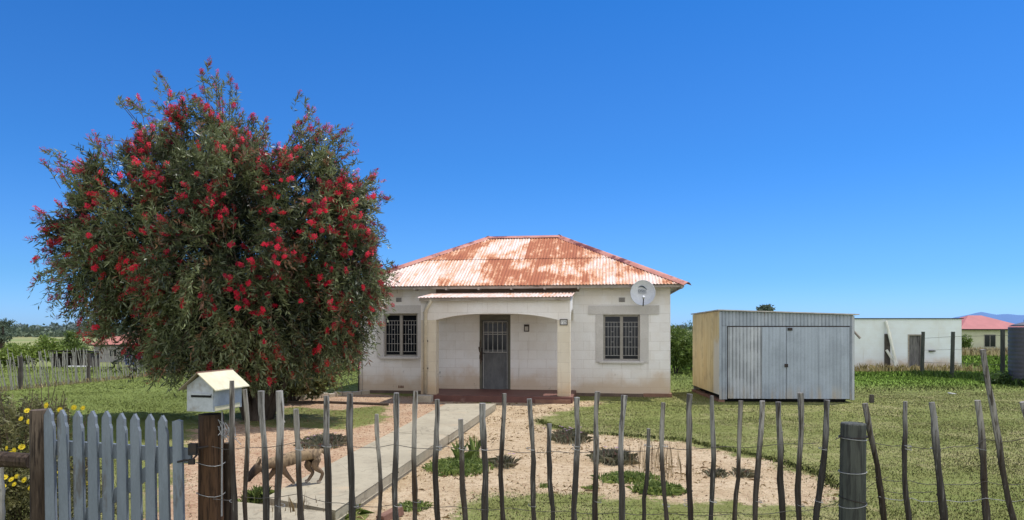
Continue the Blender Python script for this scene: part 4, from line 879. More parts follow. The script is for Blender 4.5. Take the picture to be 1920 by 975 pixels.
# two small black birds at the fence
def bird(label, px, py, d):
    p = pt(px, py, d); g = float(gz(p.x, d)); o = empty('black_bird', (p.x, d, g), R(200), label, 'bird', 'black birds by the left fence')
    mt = plain('black_feathers', (.012,.011,.012), (.022,.018,.018), 9, .6)
    b = MB(); b.ball((0,0,.16), .10, .065, .075); b.tube([(.07,0,.18),(.13,0,.25),(.145,0,.29),(.175,0,.30)], [.05,.03,.03,.008], 8); b.tube([(-.07,0,.18),(-.14,0,.27),(-.20,0,.30)], [.045,.04,.008], 8); b.build('body', mt, o, smooth=True)
    for s2 in (-1, 1): MB().tube([(0, s2*.025, .11), (.01, s2*.025, 0), (.04, s2*.025, .004)], .008, 6).build('leg', M['twig'], o)
    b = MB(); b.tube([(.172,0,.30),(.20,0,.295)], [.008,.002], 6); b.build('beak', M['twig'], o); return o
bird('black bird on the grass left of the post by the left fence', 250, 708, 23.6); bird('black bird on the grass right beside the third fence post', 281, 707, 23.9)

# ------------------------------------------------------------------ vegetation
def leaf_quads(P, D, L_, Wd, tilt=None):
    """diamond leaves at P along D"""
    n = len(P); r = unit(rng.normal(size=(n, 3))); S = unit(np.cross(D, r)); L_ = np.asarray(L_).reshape(-1, 1); Wd = np.asarray(Wd).reshape(-1, 1)
    mid = P + D*L_*.45
    return np.stack([P, mid + S*Wd*.5, P + D*L_, mid - S*Wd*.5], 1)

def leaf_cloud(lobes, n, length, width, shell=.6, flat=0, down=.1, clump=0):
    """leaves through a set of ellipsoids (centre, radii); denser to the outside; grouped on twigs"""
    wts = np.array([(l[1][0]*l[1][1]*l[1][2])**(2/3) for l in lobes]); k_ = rng.choice(len(lobes), n, p=wts/wts.sum())
    C_ = np.array([l[0] for l in lobes])[k_]; Rr = np.array([l[1] for l in lobes])[k_]
    dr_ = unit(rng.normal(size=(n, 3))); rr = shell + (1-shell)*rng.random((n, 1))**.6 + rng.normal(0, .05, (n, 1))
    lump = 1 + .13*np.sin(dr_[:, :1]*7 + k_[:, None]) * np.cos(dr_[:, 2:]*6 + k_[:, None]*2)
    return C_ + dr_*Rr*rr*lump, dr_, rr[:, 0]
def bush(name, label, cat, lobes, n_twig, per, length, width, mat, tw_len=.25, stem=True, group=None, shell=.35, base=None, part='crown', bark='bark', stem_r=.03):
    """lobes in world coordinates"""
    base = base if base is not None else (lobes[0][0][0], lobes[0][0][1], float(gz(lobes[0][0][0], lobes[0][0][1]))); o = empty(name, base, 0, label, cat, group); B_ = np.array(base)
    P, D, rr = leaf_cloud(lobes, n_twig, length, width, shell); td = unit(D + rng.normal(0, .5, P.shape) + np.array([0,0,.25]))
    q = rng.random((n_twig, per, 1)); pos = P[:, None, :] + td[:, None, :]*(q-.6)*tw_len; ld = unit(td[:, None, :]*.6 + rng.normal(0, .7, (n_twig, per, 3)))
    keep = pos[..., 2].ravel() > gz(pos[..., 0].ravel(), pos[..., 1].ravel()) - .0
    tint = np.clip(rng.random((n_twig, 1))*.55 + rng.random((n_twig, per))*.45, 0, 1).ravel()[keep]; pos = pos.reshape(-1, 3)[keep]; ld = ld.reshape(-1, 3)[keep]; m_ = len(pos)
    Q = leaf_quads(pos - B_, ld, length*rng.uniform(.6, 1.2, m_), width*rng.uniform(.7, 1.2, m_)); np_mesh(part, Q, 4, mat, o, {'tint': tint})
    if stem:
        b = MB()
        for l in lobes: 
            c_ = Vector(l[0]) - Vector(base); b.tube([(random.uniform(-.05,.05), random.uniform(-.05,.05), -.1), (c_.x*.4, c_.y*.4, c_.z*.5), (c_.x, c_.y, c_.z+l[1][2]*.5)], [stem_r, stem_r*.7, stem_r*.25], 7)
        b.build('trunk' if cat == 'tree' else 'stem', M[bark], o)
    return o

# --- the bottlebrush tree
TD = 11.9; s_ = TD/F
base = at(480, 789); TB = Vector((base.x, TD, 0))
LB = [  # px, py, rx, ry (px), depth offset and depth radius (m)
 (300,430,165,165,0,1.5),(385,285,98,98,.1,.9),(420,215,62,62,.1,.55),(345,235,55,55,.1,.5),(560,400,130,140,.2,1.3),(600,300,70,65,.2,.6),(560,300,55,60,.2,.5),(640,395,62,95,.1,.7),(660,510,66,75,0,.7),
 (430,500,170,150,-.3,1.4),(220,500,110,85,0,.9),(160,510,62,48,0,.5),(240,390,105,80,0,.8),(210,345,55,38,0,.4),(430,610,125,105,-.5,1.0),(300,585,115,85,.1,1.0),(545,580,120,95,-.1,1.0),(620,590,72,70,.1,.7),
 (370,640,95,50,-.1,.8),(462,665,60,50,-.5,.5),(600,608,52,38,.0,.5),(645,618,24,55,.1,.25),(450,390,110,110,-.5,.9),(420,690,55,40,-.6,.35),(300,630,55,45,.2,.6),(500,560,90,120,-.5,.8),(380,560,90,100,-.4,.8),(440,690,55,35,-.35,.35)]
def lobe(px, py, rx, ry, dd, rd): return (np.array(pt(px, py, TD)) + np.array([0, dd, 0]), np.array([rx*s_, rd, ry*s_]))
lobes = [lobe(*l) for l in LB]
tree = empty('bottlebrush_tree', TB, 0, 'large dark green bottlebrush tree covered in red brush flowers left of the house', 'tree'); B_ = np.array(TB)
PER = 24
# hanging clumps spread over the outside of the crown, a loose filling inside, tinted dark for shade
CC, CD, CR = leaf_cloud([(c_, r_*.93) for c_, r_ in lobes], 5200, 0, 0, .80)
inner = np.zeros(len(CC), bool)                                # drop what lies deep inside another lobe
for c_, r_ in lobes: inner |= (((CC - c_)/(r_*.74))**2).sum(1) < 1
CC, CD = CC[~inner], CD[~inner]; sel = []
up_x = [88,100,130,165,210,262,290,330,400,440,480,520,545,600,640,690,712,700,722,742]; up_x = [88,100,130,165,210,262,290,330,400,440,480,520,545,600,640,690,706,722,742]
up_y = [590,560,475,408,345,282,228,196,172,205,268,300,262,248,290,350,410,490,520]
lo_x = [88,130,215,240,290,340,400,440,490,520,560,600,650,680,700,742]; lo_y = [545,580,606,650,690,700,718,742,752,735,700,690,695,640,585,550]
def in_crown(P_, m_up, m_lo):
    k_ = F/TD; px = CX + P_[:, 0]*k_; py = HY - (P_[:, 2]-EYE)*k_
    return (py > np.interp(px, up_x, up_y) + m_up) & (py < np.interp(px, lo_x, lo_y) - m_lo) & (px > 92) & (px < 740)
px_ = CX + CC[:, 0]*F/TD; py_ = HY - (CC[:, 2]-EYE)*F/TD
hollow = ((((px_-345)/75)**2 + ((py_-560)/85)**2 < 1) | (((px_-505)/35)**2 + ((py_-430)/80)**2 < 1)) & (CD[:, 1] < .2) & (rng.random(len(CC)) < .8)
kp = in_crown(CC, 40, 42) & (px_ > 158) & (px_ < 706) & ~hollow; CC, CD = CC[kp], CD[kp]
for k_ in range(len(CC)):
    if CC[k_, 2] < .7: continue
    if all(((CC[k_] - CC[m])/np.array([.30, .34, .42])) @ ((CC[k_] - CC[m])/np.array([.30, .34, .42])) > 1 for m in sel): sel.append(k_)
CC, CD = CC[sel], CD[sel]; NCL = len(CC); TPC = 34
bright = rng.random(NCL); flow = rng.random(NCL)**1.7 * np.clip(.55 + .30*(CC[:, 2] - 2.2), .3, 1.6)
size = rng.uniform(.75, 1.25, (NCL, 1, 1))
P = (CC[:, None, :] + rng.normal(0, 1, (NCL, TPC, 3))*np.array([.105, .115, .185])*size); D = np.repeat(CD[:, None, :], TPC, 1)
cl_b = np.repeat(bright, TPC); cl_f = np.repeat(flow, TPC); P = P.reshape(-1, 3); D = D.reshape(-1, 3); rr = np.ones(len(P)); NB = len(P)
PI_, DI_, _ = leaf_cloud([(c_, r_*.78) for c_, r_ in lobes], 3600, 0, 0, .2); print('clumps', NCL, 'twigs', NB)
kp = in_crown(PI_, 45, 36) & ((HY - (PI_[:, 2]-EYE)*F/TD > 350) | (rng.random(len(PI_)) < .3)); kp &= CX + PI_[:, 0]*F/TD > 170; PI_, DI_ = PI_[kp], DI_[kp]
P = np.concatenate([P, PI_]); D = np.concatenate([D, DI_]); NI = len(P)
extra = np.array([np.array(pt(x_, y_, TD)) + np.clip(rng.normal(0, .35, 3), -.55, .55)*np.array([.28, 1, .28]) for x_, y_ in [(575,225)]*6+[(573,205)]*4+[(580,250)]*8+[(415,160)]*8+[(400,170)]*8+[(345,180)]*5+[(312,172)]*4+[(135,320)]*8+[(122,308)]*5+[(148,340)]*4+[(172,338)]*3+[(215,268)]*4+[(222,290)]*7+[(630,262)]*10+[(640,275)]*7+[(650,340)]*6+[(690,350)]*9+[(705,375)]*7+[(700,520)]*16+[(720,505)]*12+[(715,540)]*9+[(112,492)]*7+[(106,520)]*5+[(130,470)]*5+[(130,530)]*12+[(150,560)]*9+[(170,580)]*8+[(200,595)]*9+[(470,240)]*9+[(490,260)]*7+[(275,210)]*7+[(300,205)]*6+[(136,405)]*2+[(158,388)]*3+[(180,330)]*2+[(566,268)]*6+[(571,238)]*6+[(660,620)]*6+[(650,650)]*7+[(620,680)]*5]) 
P = np.concatenate([P, extra]); D = np.concatenate([D, unit(extra - np.array(pt(420, 470, TD)))]); NT = len(P)
up = np.clip(D[:, 2], -1, 1); td = unit(D*.7 + rng.normal(0, .42, P.shape) + np.stack([0*up, 0*up, .25+.35*up - .55*(P[:, 2] < 2.6)], 1)); tl = rng.uniform(.22, .46, NT)
q = (np.arange(PER)[None, :, None] + rng.random((NT, PER, 1)))/PER
droop = np.where(P[:, 2] < 3.0, .30, .10)
pos = P[:, None, :] + td[:, None, :]*(q-.55)*tl[:, None, None]; pos[..., 2] -= (q[..., 0]**2)*droop[:, None]*.9
axis = td[:, None, :] + np.stack([np.zeros_like(q[..., 0]), np.zeros_like(q[..., 0]), -1.5*q[..., 0]*droop[:, None]], -1)
ld = unit(unit(axis)*.75 + unit(rng.normal(size=(NT, PER, 3)))*.8)
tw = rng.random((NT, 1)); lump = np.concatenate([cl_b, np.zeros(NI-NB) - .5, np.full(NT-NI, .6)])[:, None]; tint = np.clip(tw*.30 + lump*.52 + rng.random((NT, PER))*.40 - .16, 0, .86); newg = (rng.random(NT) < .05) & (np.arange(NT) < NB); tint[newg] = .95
pos = pos.reshape(-1, 3); m_ = len(pos); ok = pos[:, 2] > .55
Q = leaf_quads(pos - B_, ld.reshape(-1, 3), rng.uniform(.075, .135, m_), rng.uniform(.015, .024, m_))[ok]
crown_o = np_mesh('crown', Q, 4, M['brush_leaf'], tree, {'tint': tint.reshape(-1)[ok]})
# fine twigs
b = MB()
for i in range(0, NT, 3):
    a = P[i] - td[i]*tl[i]*.9 - B_; c = P[i] + td[i]*tl[i]*.4 - B_; c[2] -= .16*droop[i]; b.tube([a, (a+c)/2, c], [.006, .004, .002], 3, False)
b.build('twigs', M['twig'], crown_o, fix=False)
# trunk and limbs
b = MB(); random.seed(4)
cen = np.array(pt(420, 470, TD)) - B_
for i in range(NI, NT, 3):                                     # long shoots standing out of the crown
    a = P[i] - B_; c = a + (cen - a)*.38 + rng.normal(0, .05, 3); b.tube([c, (a+c)/2 + np.array([0, 0, .04]), a], [.012, .008, .004], 4, False)
for tx, ty, dd, r0 in ((300,430,0,.10),(385,300,.1,.12),(560,420,.2,.11),(430,520,-.3,.08),(220,500,0,.075),(640,520,.1,.075),(480,620,-.3,.06),(590,600,.2,.06),(330,620,.1,.06)):
    e = Vector(pt(tx, ty, TD)) + Vector((0, dd, 0)) - TB; st_ = Vector((random.uniform(-.12,.12), random.uniform(-.1,.1), -.1)); k1 = st_.lerp(e, .35) + Vector((random.uniform(-.15,.15), random.uniform(-.15,.15), .25)); k2 = st_.lerp(e, .7) + Vector((random.uniform(-.2,.2), random.uniform(-.2,.2), .12))
    b.tube([st_, st_.lerp(k1,.5)+Vector((random.uniform(-.06,.06), random.uniform(-.06,.06), .0)), k1, k2, e], [r0*1.35, r0, r0*.8, r0*.5, r0*.2], 9)
    for z_ in range(3):
        e2 = k2 + Vector((random.uniform(-.7,.7), random.uniform(-.7,.7), random.uniform(-.1,.7))); b.tube([k1.lerp(k2,.3*z_+.2), e2], [r0*.35, r0*.1], 6)
b.tube([(0,0,-.1),(0,0,.10),(.02,0,.45)], [.24,.17,.10], 12); b.build('trunk', M['bark'], tree, smooth=True)
# flower spikes: a brush of red filaments round a stem
NF = 2000
wf_ = cl_f*np.clip(.8 - .5*D[:NB, 1], .25, 1.3); wf_ /= wf_.sum()
fi = np.concatenate([rng.choice(NB, NF-190, replace=False, p=wf_), NI + rng.choice(len(extra), 190, replace=False)])
def spike(c, d, L_, rad, nfil=64):
    a = unit(np.cross(d, rng.normal(size=3))); b_ = np.cross(d, a); k_ = rng.random(nfil); th = rng.random(nfil)*6.283
    rdir = np.cos(th)[:, None]*a + np.sin(th)[:, None]*b_; p0 = c + d*((k_-.5)*L_)[:, None]; r_ = rad*(.75+.35*rng.random(nfil))*(1-.35*np.abs(2*k_-1)**3)
    tip = p0 + rdir*r_[:, None] + d*(.012*rng.normal(size=nfil))[:, None]; sd = np.cross(rdir, d)*.0052
    return np.stack([p0 - sd*.6, tip - sd, tip + sd], 1)
fl = []
for i in fi:
    d_ = unit(td[i] + np.array([0, 0, -droop[i]*1.1]) + rng.normal(0, .15, 3)); c_ = P[i] + td[i]*tl[i]*.42 - np.array([0, 0, droop[i]*.45]); 
    if c_[2] < .75: continue
    fl.append((c_ - B_, spike(c_ - B_, d_, rng.uniform(.11, .18), rng.uniform(.034, .050)), rng.uniform(0, 1)))
key = np.array([f[0][1] for f in fl]); order = np.argsort(key); big = set(order[:100].tolist())
for i in order[:100]: np_mesh('flower_spike', fl[i][1], 3, M['brush_red'], tree, {'tint': np.clip(fl[i][2]*.7 + rng.random(len(fl[i][1]))*.3, 0, .8)})
rest = [i for i in range(len(fl)) if i not in big]
prop(np_mesh('flower_spikes', np.concatenate([fl[i][1] for i in rest]), 3, M['brush_red'], tree, {'tint': np.concatenate([np.clip(fl[i][2]*.7 + rng.random(len(fl[i][1]))*.3, 0, .8) for i in rest])}), kind='stuff')

def E3(px, py, rx, ry, d, rd): s2 = d/F; return (np.array(pt(px, py, d)), np.array([rx*s2, rd, ry*s2]))
bush('shrub', 'glossy broad-leaved shrub with yellowish leaves at the foot of the red flowering tree', 'shrub', [E3(560,692,58,40,14.6,.55), E3(520,710,40,30,14.6,.4), E3(600,712,30,22,14.6,.35), E3(560,728,50,18,14.6,.4), E3(540,665,35,28,14.6,.35)], 330, 14, .13, .055, M['shrub_leaf'], .3, base=(pt(548,0,14.6).x, 14.6, 0), part='foliage')
# bushes right of the house
bush('bush', 'rounded bright green bush between the house and the metal shed', 'bush', [E3(1268,650,30,38,27,.9), E3(1288,662,22,26,27,.7), E3(1255,640,20,30,27.6,.6)], 800, 14, .12, .05, M['bush_leaf'], .3, part='foliage')
bush('bush', 'tall grey-green reedy bush behind the metal shed', 'bush', [E3(1296,645,26,40,30,.9), E3(1325,640,30,34,31,.9)], 700, 14, .16, .022, M['dark_leaf'], .5, part='foliage')
# far left bushes
bush('bush', 'lime green bush beyond the left fence', 'bush', [E3(60,664,58,10,42,1.4), E3(35,656,26,7,42,1.0), E3(88,650,14,16,42,.9), E3(20,674,30,10,42,1.2)], 800, 14, .20, .08, M['lime_leaf'], .6, part='foliage')
bush('bush', 'dark green pointed bush left of the salmon roofed cottage', 'bush', [E3(128,656,22,18,46,1.4), E3(134,636,7,12,46,.6), E3(148,664,16,10,46,1.1), E3(110,664,20,12,46,1.0)], 700, 14, .22, .08, M['bush_leaf'], .6, part='foliage')
bush('tree', 'loose grey-green tree cut by the left edge of the photo', 'tree', [E3(6,606,11,5,140,2), E3(-18,610,14,7,140,3), E3(2,632,12,8,140,3), E3(-18,635,18,10,140,3)], 340, 12, .6, .22, M['far_leaf'], 1.6, stem_r=.3)
bush('tree', 'top of a far tree showing over the metal shed roof', 'tree', [E3(1435,580,10,4,120,1.4), E3(1432,590,16,7,120,1.8)], 240, 12, .6, .24, M['far_leaf'], 1.2, stem_r=.25)
bush('bush', 'dark shrub standing at the left corner of the cream cottage', 'bush', [E3(1810,638,6,10,70,.7), E3(1806,648,9,9,70,.8)], 120, 12, .30, .08, M['bush_leaf'], .7, part='foliage')
bush('bush', 'dark weedy shrub at the foot of the water tank', 'bush', [E3(1872,712,22,12,19.6,.35), E3(1895,716,22,12,19.4,.3)], 260, 12, .12, .03, M['dark_leaf'], .25, part='foliage', stem=False)

# far woodland, one mass
n = 34000; xx = rng.uniform(-1500, 900, n); yy = rng.uniform(900, 1050, n); ang_ = xx/yy
hh = 9 + 6*np.sin(ang_*19+1) + 4*np.sin(ang_*57) + 3*np.sin(ang_*131+2) + 3.5*np.sin(ang_*260); hh = np.clip(hh*.5, 2, 10) * np.where(ang_ > .15, .5, 1); zz = gz(xx, yy) + hh*rng.random(n)**.7
D_ = unit(rng.normal(size=(n, 3))); Q = leaf_quads(np.stack([xx, yy, zz], 1), D_, rng.uniform(4, 7, n), rng.uniform(3, 5, n))
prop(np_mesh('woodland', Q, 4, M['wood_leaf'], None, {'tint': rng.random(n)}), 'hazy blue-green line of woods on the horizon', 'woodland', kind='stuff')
n = 9000; xx = rng.uniform(-420, -60, n); yy = rng.uniform(330, 380, n); hh = np.clip(3 + 2*np.sin(xx*.09) + 1.5*np.sin(xx*.31), .8, 7)
Q = leaf_quads(np.stack([xx, yy, gz(xx, yy) + hh*rng.random(n)**.7], 1), unit(rng.normal(size=(n, 3))), rng.uniform(1.4, 2.4, n), rng.uniform(1, 1.6, n))
prop(np_mesh('hedgerow', Q, 4, M['far_leaf'], None, {'tint': rng.random(n)}), 'dark line of bushes across the far field at left', 'hedge', kind='stuff')
# mountains
xs = np.linspace(2800, 13500, 150); b = MB(); vs = []
for x_ in xs:
    px = x_/9000*F + CX; h_ = np.interp(px, [1400,1700,1790,1815,1840,1870,1900,1960,2100,2400,2900], [0,20,50,150,190,212,180,195,170,120,0]) + 10*math.sin(x_*.006) + 6*math.sin(x_*.017)
    vs += [(x_, 9000, -60), (x_, 9000 + 300, max(h_, 0)-2), (x_, 10500, -60)]
b.add(vs, [(3*i, 3*i+3, 3*i+4, 3*i+1) for i in range(149)] + [(3*i+1, 3*i+4, 3*i+5, 3*i+2) for i in range(149)])
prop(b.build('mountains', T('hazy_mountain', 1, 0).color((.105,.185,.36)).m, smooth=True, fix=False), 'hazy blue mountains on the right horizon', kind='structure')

# --- tufts and small plants
def blades(P, h, wd, lean, curve=.35):
    """upright curved blades: two quads each -> one 5-point polygon is enough at this size"""
    n = len(P); th = rng.random(n)*6.283; dirs = np.stack([np.cos(th), np.sin(th), 0*th], 1); side = np.stack([-np.sin(th), np.cos(th), 0*th], 1); l = np.abs(rng.normal(0, 1, n))*lean
    h = h.reshape(-1, 1); wd = wd.reshape(-1, 1); l = l.reshape(-1, 1)
    mid = P + dirs*h*l*.35 + np.array([0,0,1])*h*.6; tip = P + dirs*h*l*1.0 + np.array([0,0,1])*h*np.clip(1-.35*l, .3, 1)
    return np.stack([P - side*wd*.5, P + side*wd*.5, mid + side*wd*.42, tip, mid - side*wd*.42], 1)
def tuft(name, label, cat, px, py, rx, ry, n, h, wd, mat, lean=.5, group=None, flowers=0, part='foliage', fmat='mauve', thin=False):
    c = at(px, py); a = c.y/F*rx; by = abs(at(px, py-ry).y - at(px, py+ry).y)/2; o = empty(name, c, 0, label, cat, group)
    k_ = rng.normal(size=(n, 2))*.5; k_ = k_[(k_**2).sum(1) < 1.1]; P_ = np.stack([k_[:, 0]*a, k_[:, 1]*by, 0*k_[:, 0]], 1); hh_ = h*rng.uniform(.5, 1.1, len(P_))*(1.1-.4*(k_**2).sum(1))
    np_mesh(part, blades(P_, hh_, wd*rng.uniform(.7, 1.3, len(P_)), lean), 5, mat, o, {'tint': rng.random(len(P_))})
    for i in range(flowers):
        b = MB(); fp = Vector((rng.normal()*a*.5, rng.normal()*by*.5, h*rng.uniform(.75, 1.05)))
        for q_ in range(9):
            t_ = q_*.698; e = Vector((math.cos(t_), math.sin(t_), .25))*.022; sd = Vector((-math.sin(t_), math.cos(t_), 0))*.007; b.add([fp, fp+e*.6+sd, fp+e, fp+e*.6-sd], [(0,1,2,3)])
        b.build('flower', M[fmat], o, fix=False)
    return o
tuft('groundcover_plant', 'leafy green clump with two spiky rosettes beside the path', 'plant', 862, 878, 62, 16, 1500, .10, .016, M['strap'], .8)
tuft('spiky_plant', 'upright pale green rosette, left of the two in the clump by the path', 'plant', 864, 868, 10, 5, 46, .30, .026, M['strap'], .38)
tuft('spiky_plant', 'upright pale green rosette, right of the two in the clump by the path', 'plant', 890, 862, 9, 5, 40, .30, .024, M['strap'], .34)
tuft('lavender_plant', 'greyish plant at the right end of the clump by the path', 'plant', 945, 874, 20, 8, 260, .14, .008, M['grey_leaf'], .6, flowers=3)
tuft('flowering_plant', 'low plant with mauve flowers at the lawn edge in front of the porch', 'plant', 1066, 826, 34, 9, 600, .17, .009, M['grey_leaf'], .6, flowers=12)
tuft('flowering_plant', 'low plant with mauve flowers in the bare soil left of the path', 'plant', 605, 834, 45, 12, 800, .15, .011, M['grey_leaf'], .7, flowers=10)
tuft('grey_plant', 'grey-green bushy plant in the middle of the sandy bed', 'plant', 1152, 866, 40, 9, 800, .17, .010, M['grey_leaf'], .55, flowers=3)
tuft('strappy_plant', 'low band of strappy green leaves, back one in the sandy bed', 'plant', 1178, 900, 62, 10, 800, .09, .015, M['strap'], .7)
tuft('strappy_plant', 'low band of strappy green leaves, front one in the sandy bed', 'plant', 1236, 922, 52, 9, 800, .10, .015, M['strap'], .7)
tuft('dry_plant', 'thicket of thin dry brown stems standing in the sandy bed', 'plant', 1232, 888, 66, 26, 120, .36, .0035, M['dry'], .09, part='foliage')  # this foliage is bare dry stems, kept as one mesh
tuft('dry_plant', 'thin dry stems sprouting at the foot of the fence by the path', 'plant', 548, 985, 95, 18, 46, .28, .0025, M['dry'], .14, part='foliage')  # bare stems here too, merged in the foliage mesh
tuft('dry_tuft', 'small dry tuft at the right of the sandy bed, left one', 'plant', 1345, 893, 18, 5, 150, .10, .008, M['grey_leaf'], .7); tuft('dry_tuft', 'small dry tuft at the right of the sandy bed, right one', 'plant', 1390, 893, 16, 5, 140, .11, .008, M['grey_leaf'], .7)
tuft('grass_tuft', 'green grass tuft at the left edge of the path by the fence', 'plant', 482, 940, 26, 10, 200, .15, .010, M['strap'], .6); tuft('grass_tuft', 'low green weeds on the sand between path and front lawn', 'plant', 775, 952, 36, 9, 420, .06, .010, M['strap'], .8)
tuft('grass_tuft', 'green weeds at the corner where the two path slabs meet', 'plant', 645, 965, 26, 12, 340, .12, .009, M['strap'], .7); tuft('grass_tuft', 'tiny green weed in the sand, left one near the front lawn', 'plant', 1018, 914, 9, 3, 70, .05, .008, M['strap'], .8); tuft('grass_tuft', 'tiny green weed in the sand, right one near the front lawn', 'plant', 1107, 917, 11, 3, 80, .05, .008, M['strap'], .8)

# yellow daisy bush behind the gate
DB = [E3(30,850,85,90,5.3,.45), E3(10,930,110,70,5.2,.5), E3(110,900,60,70,5.2,.35), E3(-40,800,60,70,5.5,.4), E3(60,790,50,40,5.6,.35), E3(165,940,50,45,5.0,.3)]
db = bush('daisy_bush', 'straggly green bush with yellow daisies behind the gate', 'bush', DB, 1500, 18, .042, .012, M['daisy_leaf'], .16, part='foliage', base=(pt(40,0,5.3).x, 5.3, 0), bark='twig', stem=False)
random.seed(12)
for i in range(60):
    x_ = random.uniform(-40, 190); top_ = Vector(pt(x_, random.uniform(705, 850) + max(0, x_-110)*.9, random.uniform(5.1, 5.7))) - Vector(db.location); rt_ = Vector((top_.x*.5+random.uniform(-.1,.1), top_.y*.5, 0)); b = MB(); b.tube([rt_, rt_.lerp(top_, .6)+Vector((random.uniform(-.05,.05), 0, .05)), top_], [.006,.004,.0025], 4); b.build('stem', M['twig'], db)
for i, (x_, y_) in enumerate([(10,840),(30,845),(40,838),(24,850),(30,893),(12,895),(18,899),(44,900),(55,915),(60,900),(28,908),(112,768),(142,764),(155,765),(113,805),(113,845),(138,875),(142,890),(114,885),(116,930),(55,790),(40,785),(165,905),(170,915),(8,912),(20,860),(70,945),(90,760),(125,860),(0,870),(52,770),(150,935)]):
    b = MB(); c_ = Vector(pt(x_+random.uniform(-4,4), y_, random.uniform(4.75, 5.0))) - Vector(db.location); tl_ = Vector((random.uniform(-.4,.4), -.8, random.uniform(.1,.8))).normalized(); a_ = tl_.orthogonal().normalized(); bb = tl_.cross(a_); rr_ = random.uniform(.017, .026)
    for q_ in range(12):
        t_ = q_*.5236; e = (a_*math.cos(t_)+bb*math.sin(t_))*rr_; sd = (bb*math.cos(t_)-a_*math.sin(t_))*rr_*.26; b.add([c_, c_+e*.6+sd, c_+e+tl_*.003, c_+e*.6-sd], [(0,1,2,3)])
    b.ball(c_+tl_*.002, rr_*.3, rr_*.3, rr_*.3, 6, 5); b.build('flower', M['yellow_petal'], db, fix=False)

# --- lawn: real blades, one mass
houseP = [to_world(u, v, 0)[:2] for u, v in ((U0-.05, -.05), (pl0-.1, -.05), (pl0-.1, PD-.2), (pr1+.1, PD-.2), (pr1+.1, -.05), (U1+.05, -.05), (U1+.05, DEP+.05), (U0-.05, DEP+.05))]
sm = Matrix.Translation(s0) @ Matrix.Rotation(SA, 4, 'Z'); shedP = [(sm @ Vector(p))[:2] for p in ((-.05,-.02,0),(SW+.05,-.02,0),(SW+.05,SD,0),(-.05,SD,0))]
obP = [(xl, 29.4), (xr, 29.4), (xr, 33.6), (xl, 33.6)]
allP, allH, allW, allT = [], [], [], []
for y0, y1, dens, h_, w_ in ((4.6, 8, 7000, .024, .0042), (8, 12, 3600, .024, .0055), (12, 17, 1700, .026, .009), (17, 24, 560, .034, .016), (24, 34, 210, .075, .030), (34, 60, 45, .14, .06)):
    area_w = 1.9*y1 + 3; n = int(dens*(y1-y0)*area_w*.62); y = rng.uniform(y0, y1, n); x = rng.uniform(-.5, .5, n)*area_w
    ok = np.abs(x) < .82*y + 1.2; x, y = x[ok], y[ok]
    fz = rng.normal(0, 1, (4, len(x))); fz *= .12 + .30*(rng.random(len(x)) < .30); bad = in_poly(x+fz[0], y+fz[1], BED) | in_poly(x, y, PATHP) | in_poly(x, y, houseP) | in_poly(x, y, shedP) | in_poly(x, y, obP)
    so = in_poly(x+fz[2]*1.6, y+fz[3]*1.6, SOIL); bad |= so & ~(in_poly(x, y, PATCH) & (rng.random(len(x)) < .8)); x, y = x[~bad], y[~bad]
    thin = .5 + .5*np.sin(x*1.7 + np.sin(y*1.3)*2)*np.cos(y*1.9 + x*.6); kp = rng.random(len(x)) < .62 + .38*thin; x, y, thin = x[kp], y[kp], thin[kp]
    hh = h_*rng.uniform(.45, 1.25, len(x))*(.75+.4*thin); wild = (x > 6.5) & (y > 17.5); hh[wild] *= 1.7
    allP.append(np.stack([x, y, gz(x, y) - .004], 1)); allH.append(hh); allW.append(w_*rng.uniform(.7, 1.3, len(x))); allT.append(rng.random(len(x)))
# longer, darker fringe standing in for shade along the bed's far rim
rim = P2([(1010,790),(1035,801),(1090,813),(1180,819),(1280,827),(1380,848),(1470,869),(1540,893),(1572,918)])
for i in range(len(rim)-1):
    a, c = Vector(rim[i]), Vector(rim[i+1]); n = int((c-a).length*330); q = rng.random(n); x = a.x+(c.x-a.x)*q+rng.normal(0,.04,n); y = a.y+(c.y-a.y)*q+rng.normal(.02,.035,n)
    allP.append(np.stack([x, y, 0*x], 1)); allH.append(rng.uniform(.03, .075, n)); allW.append(rng.uniform(.006, .011, n)); allT.append(rng.random(n)*.5)
Pg, Hg, Wg_, Tg = np.concatenate(allP), np.concatenate(allH), np.concatenate(allW), np.concatenate(allT); print('blades', len(Pg))
prop(np_mesh('grass', blades(Pg, Hg, Wg_, .55), 5, M['blade'], None, {'tint': Tg}), 'short patchy green and straw coloured lawn grass', 'grass', kind='stuff')

def weeds(name, label, segs, n, h, w_, mat, spread=.3, lean=.35):
    PP = []
    for (x0, y0, x1, y1) in segs:
        q = rng.random(n); x = x0+(x1-x0)*q+rng.normal(0, spread, n); y = y0+(y1-y0)*q+rng.normal(0, spread, n); PP.append(np.stack([x, y, gz(x, y)-.01], 1))
    PP = np.concatenate(PP); return prop(np_mesh(name, blades(PP, h*rng.uniform(.4, 1.2, len(PP)), w_*rng.uniform(.7, 1.3, len(PP)), lean), 5, mat, None, {'tint': rng.random(len(PP))}), label, 'grass', kind='stuff')
weeds('tall_grass', 'tall dry grass along the foot of the white outbuilding', [(13.2, 28.6, 19.5, 28.7)], 700, .42, .022, M['straw'], .22)
weeds('tall_grass', 'long green weeds along the foot of the right wire fence', [(15.0, 25.4, 14.6, 20.5), (14.6, 20.5, 14.2, 17.5)], 1300, .26, .016, M['dark_leaf'], .28)
weeds('tall_grass', 'dry grass growing along the left side fence', [(-13.3, 14.5, -11.4, 27.5)], 1500, .16, .012, M['straw'], .16)
weeds('tall_grass', 'green grass growing along the back fence', [(-10.9, 27.5, -1.5, 26.2)], 1600, .26, .018, M['strap'], .25)
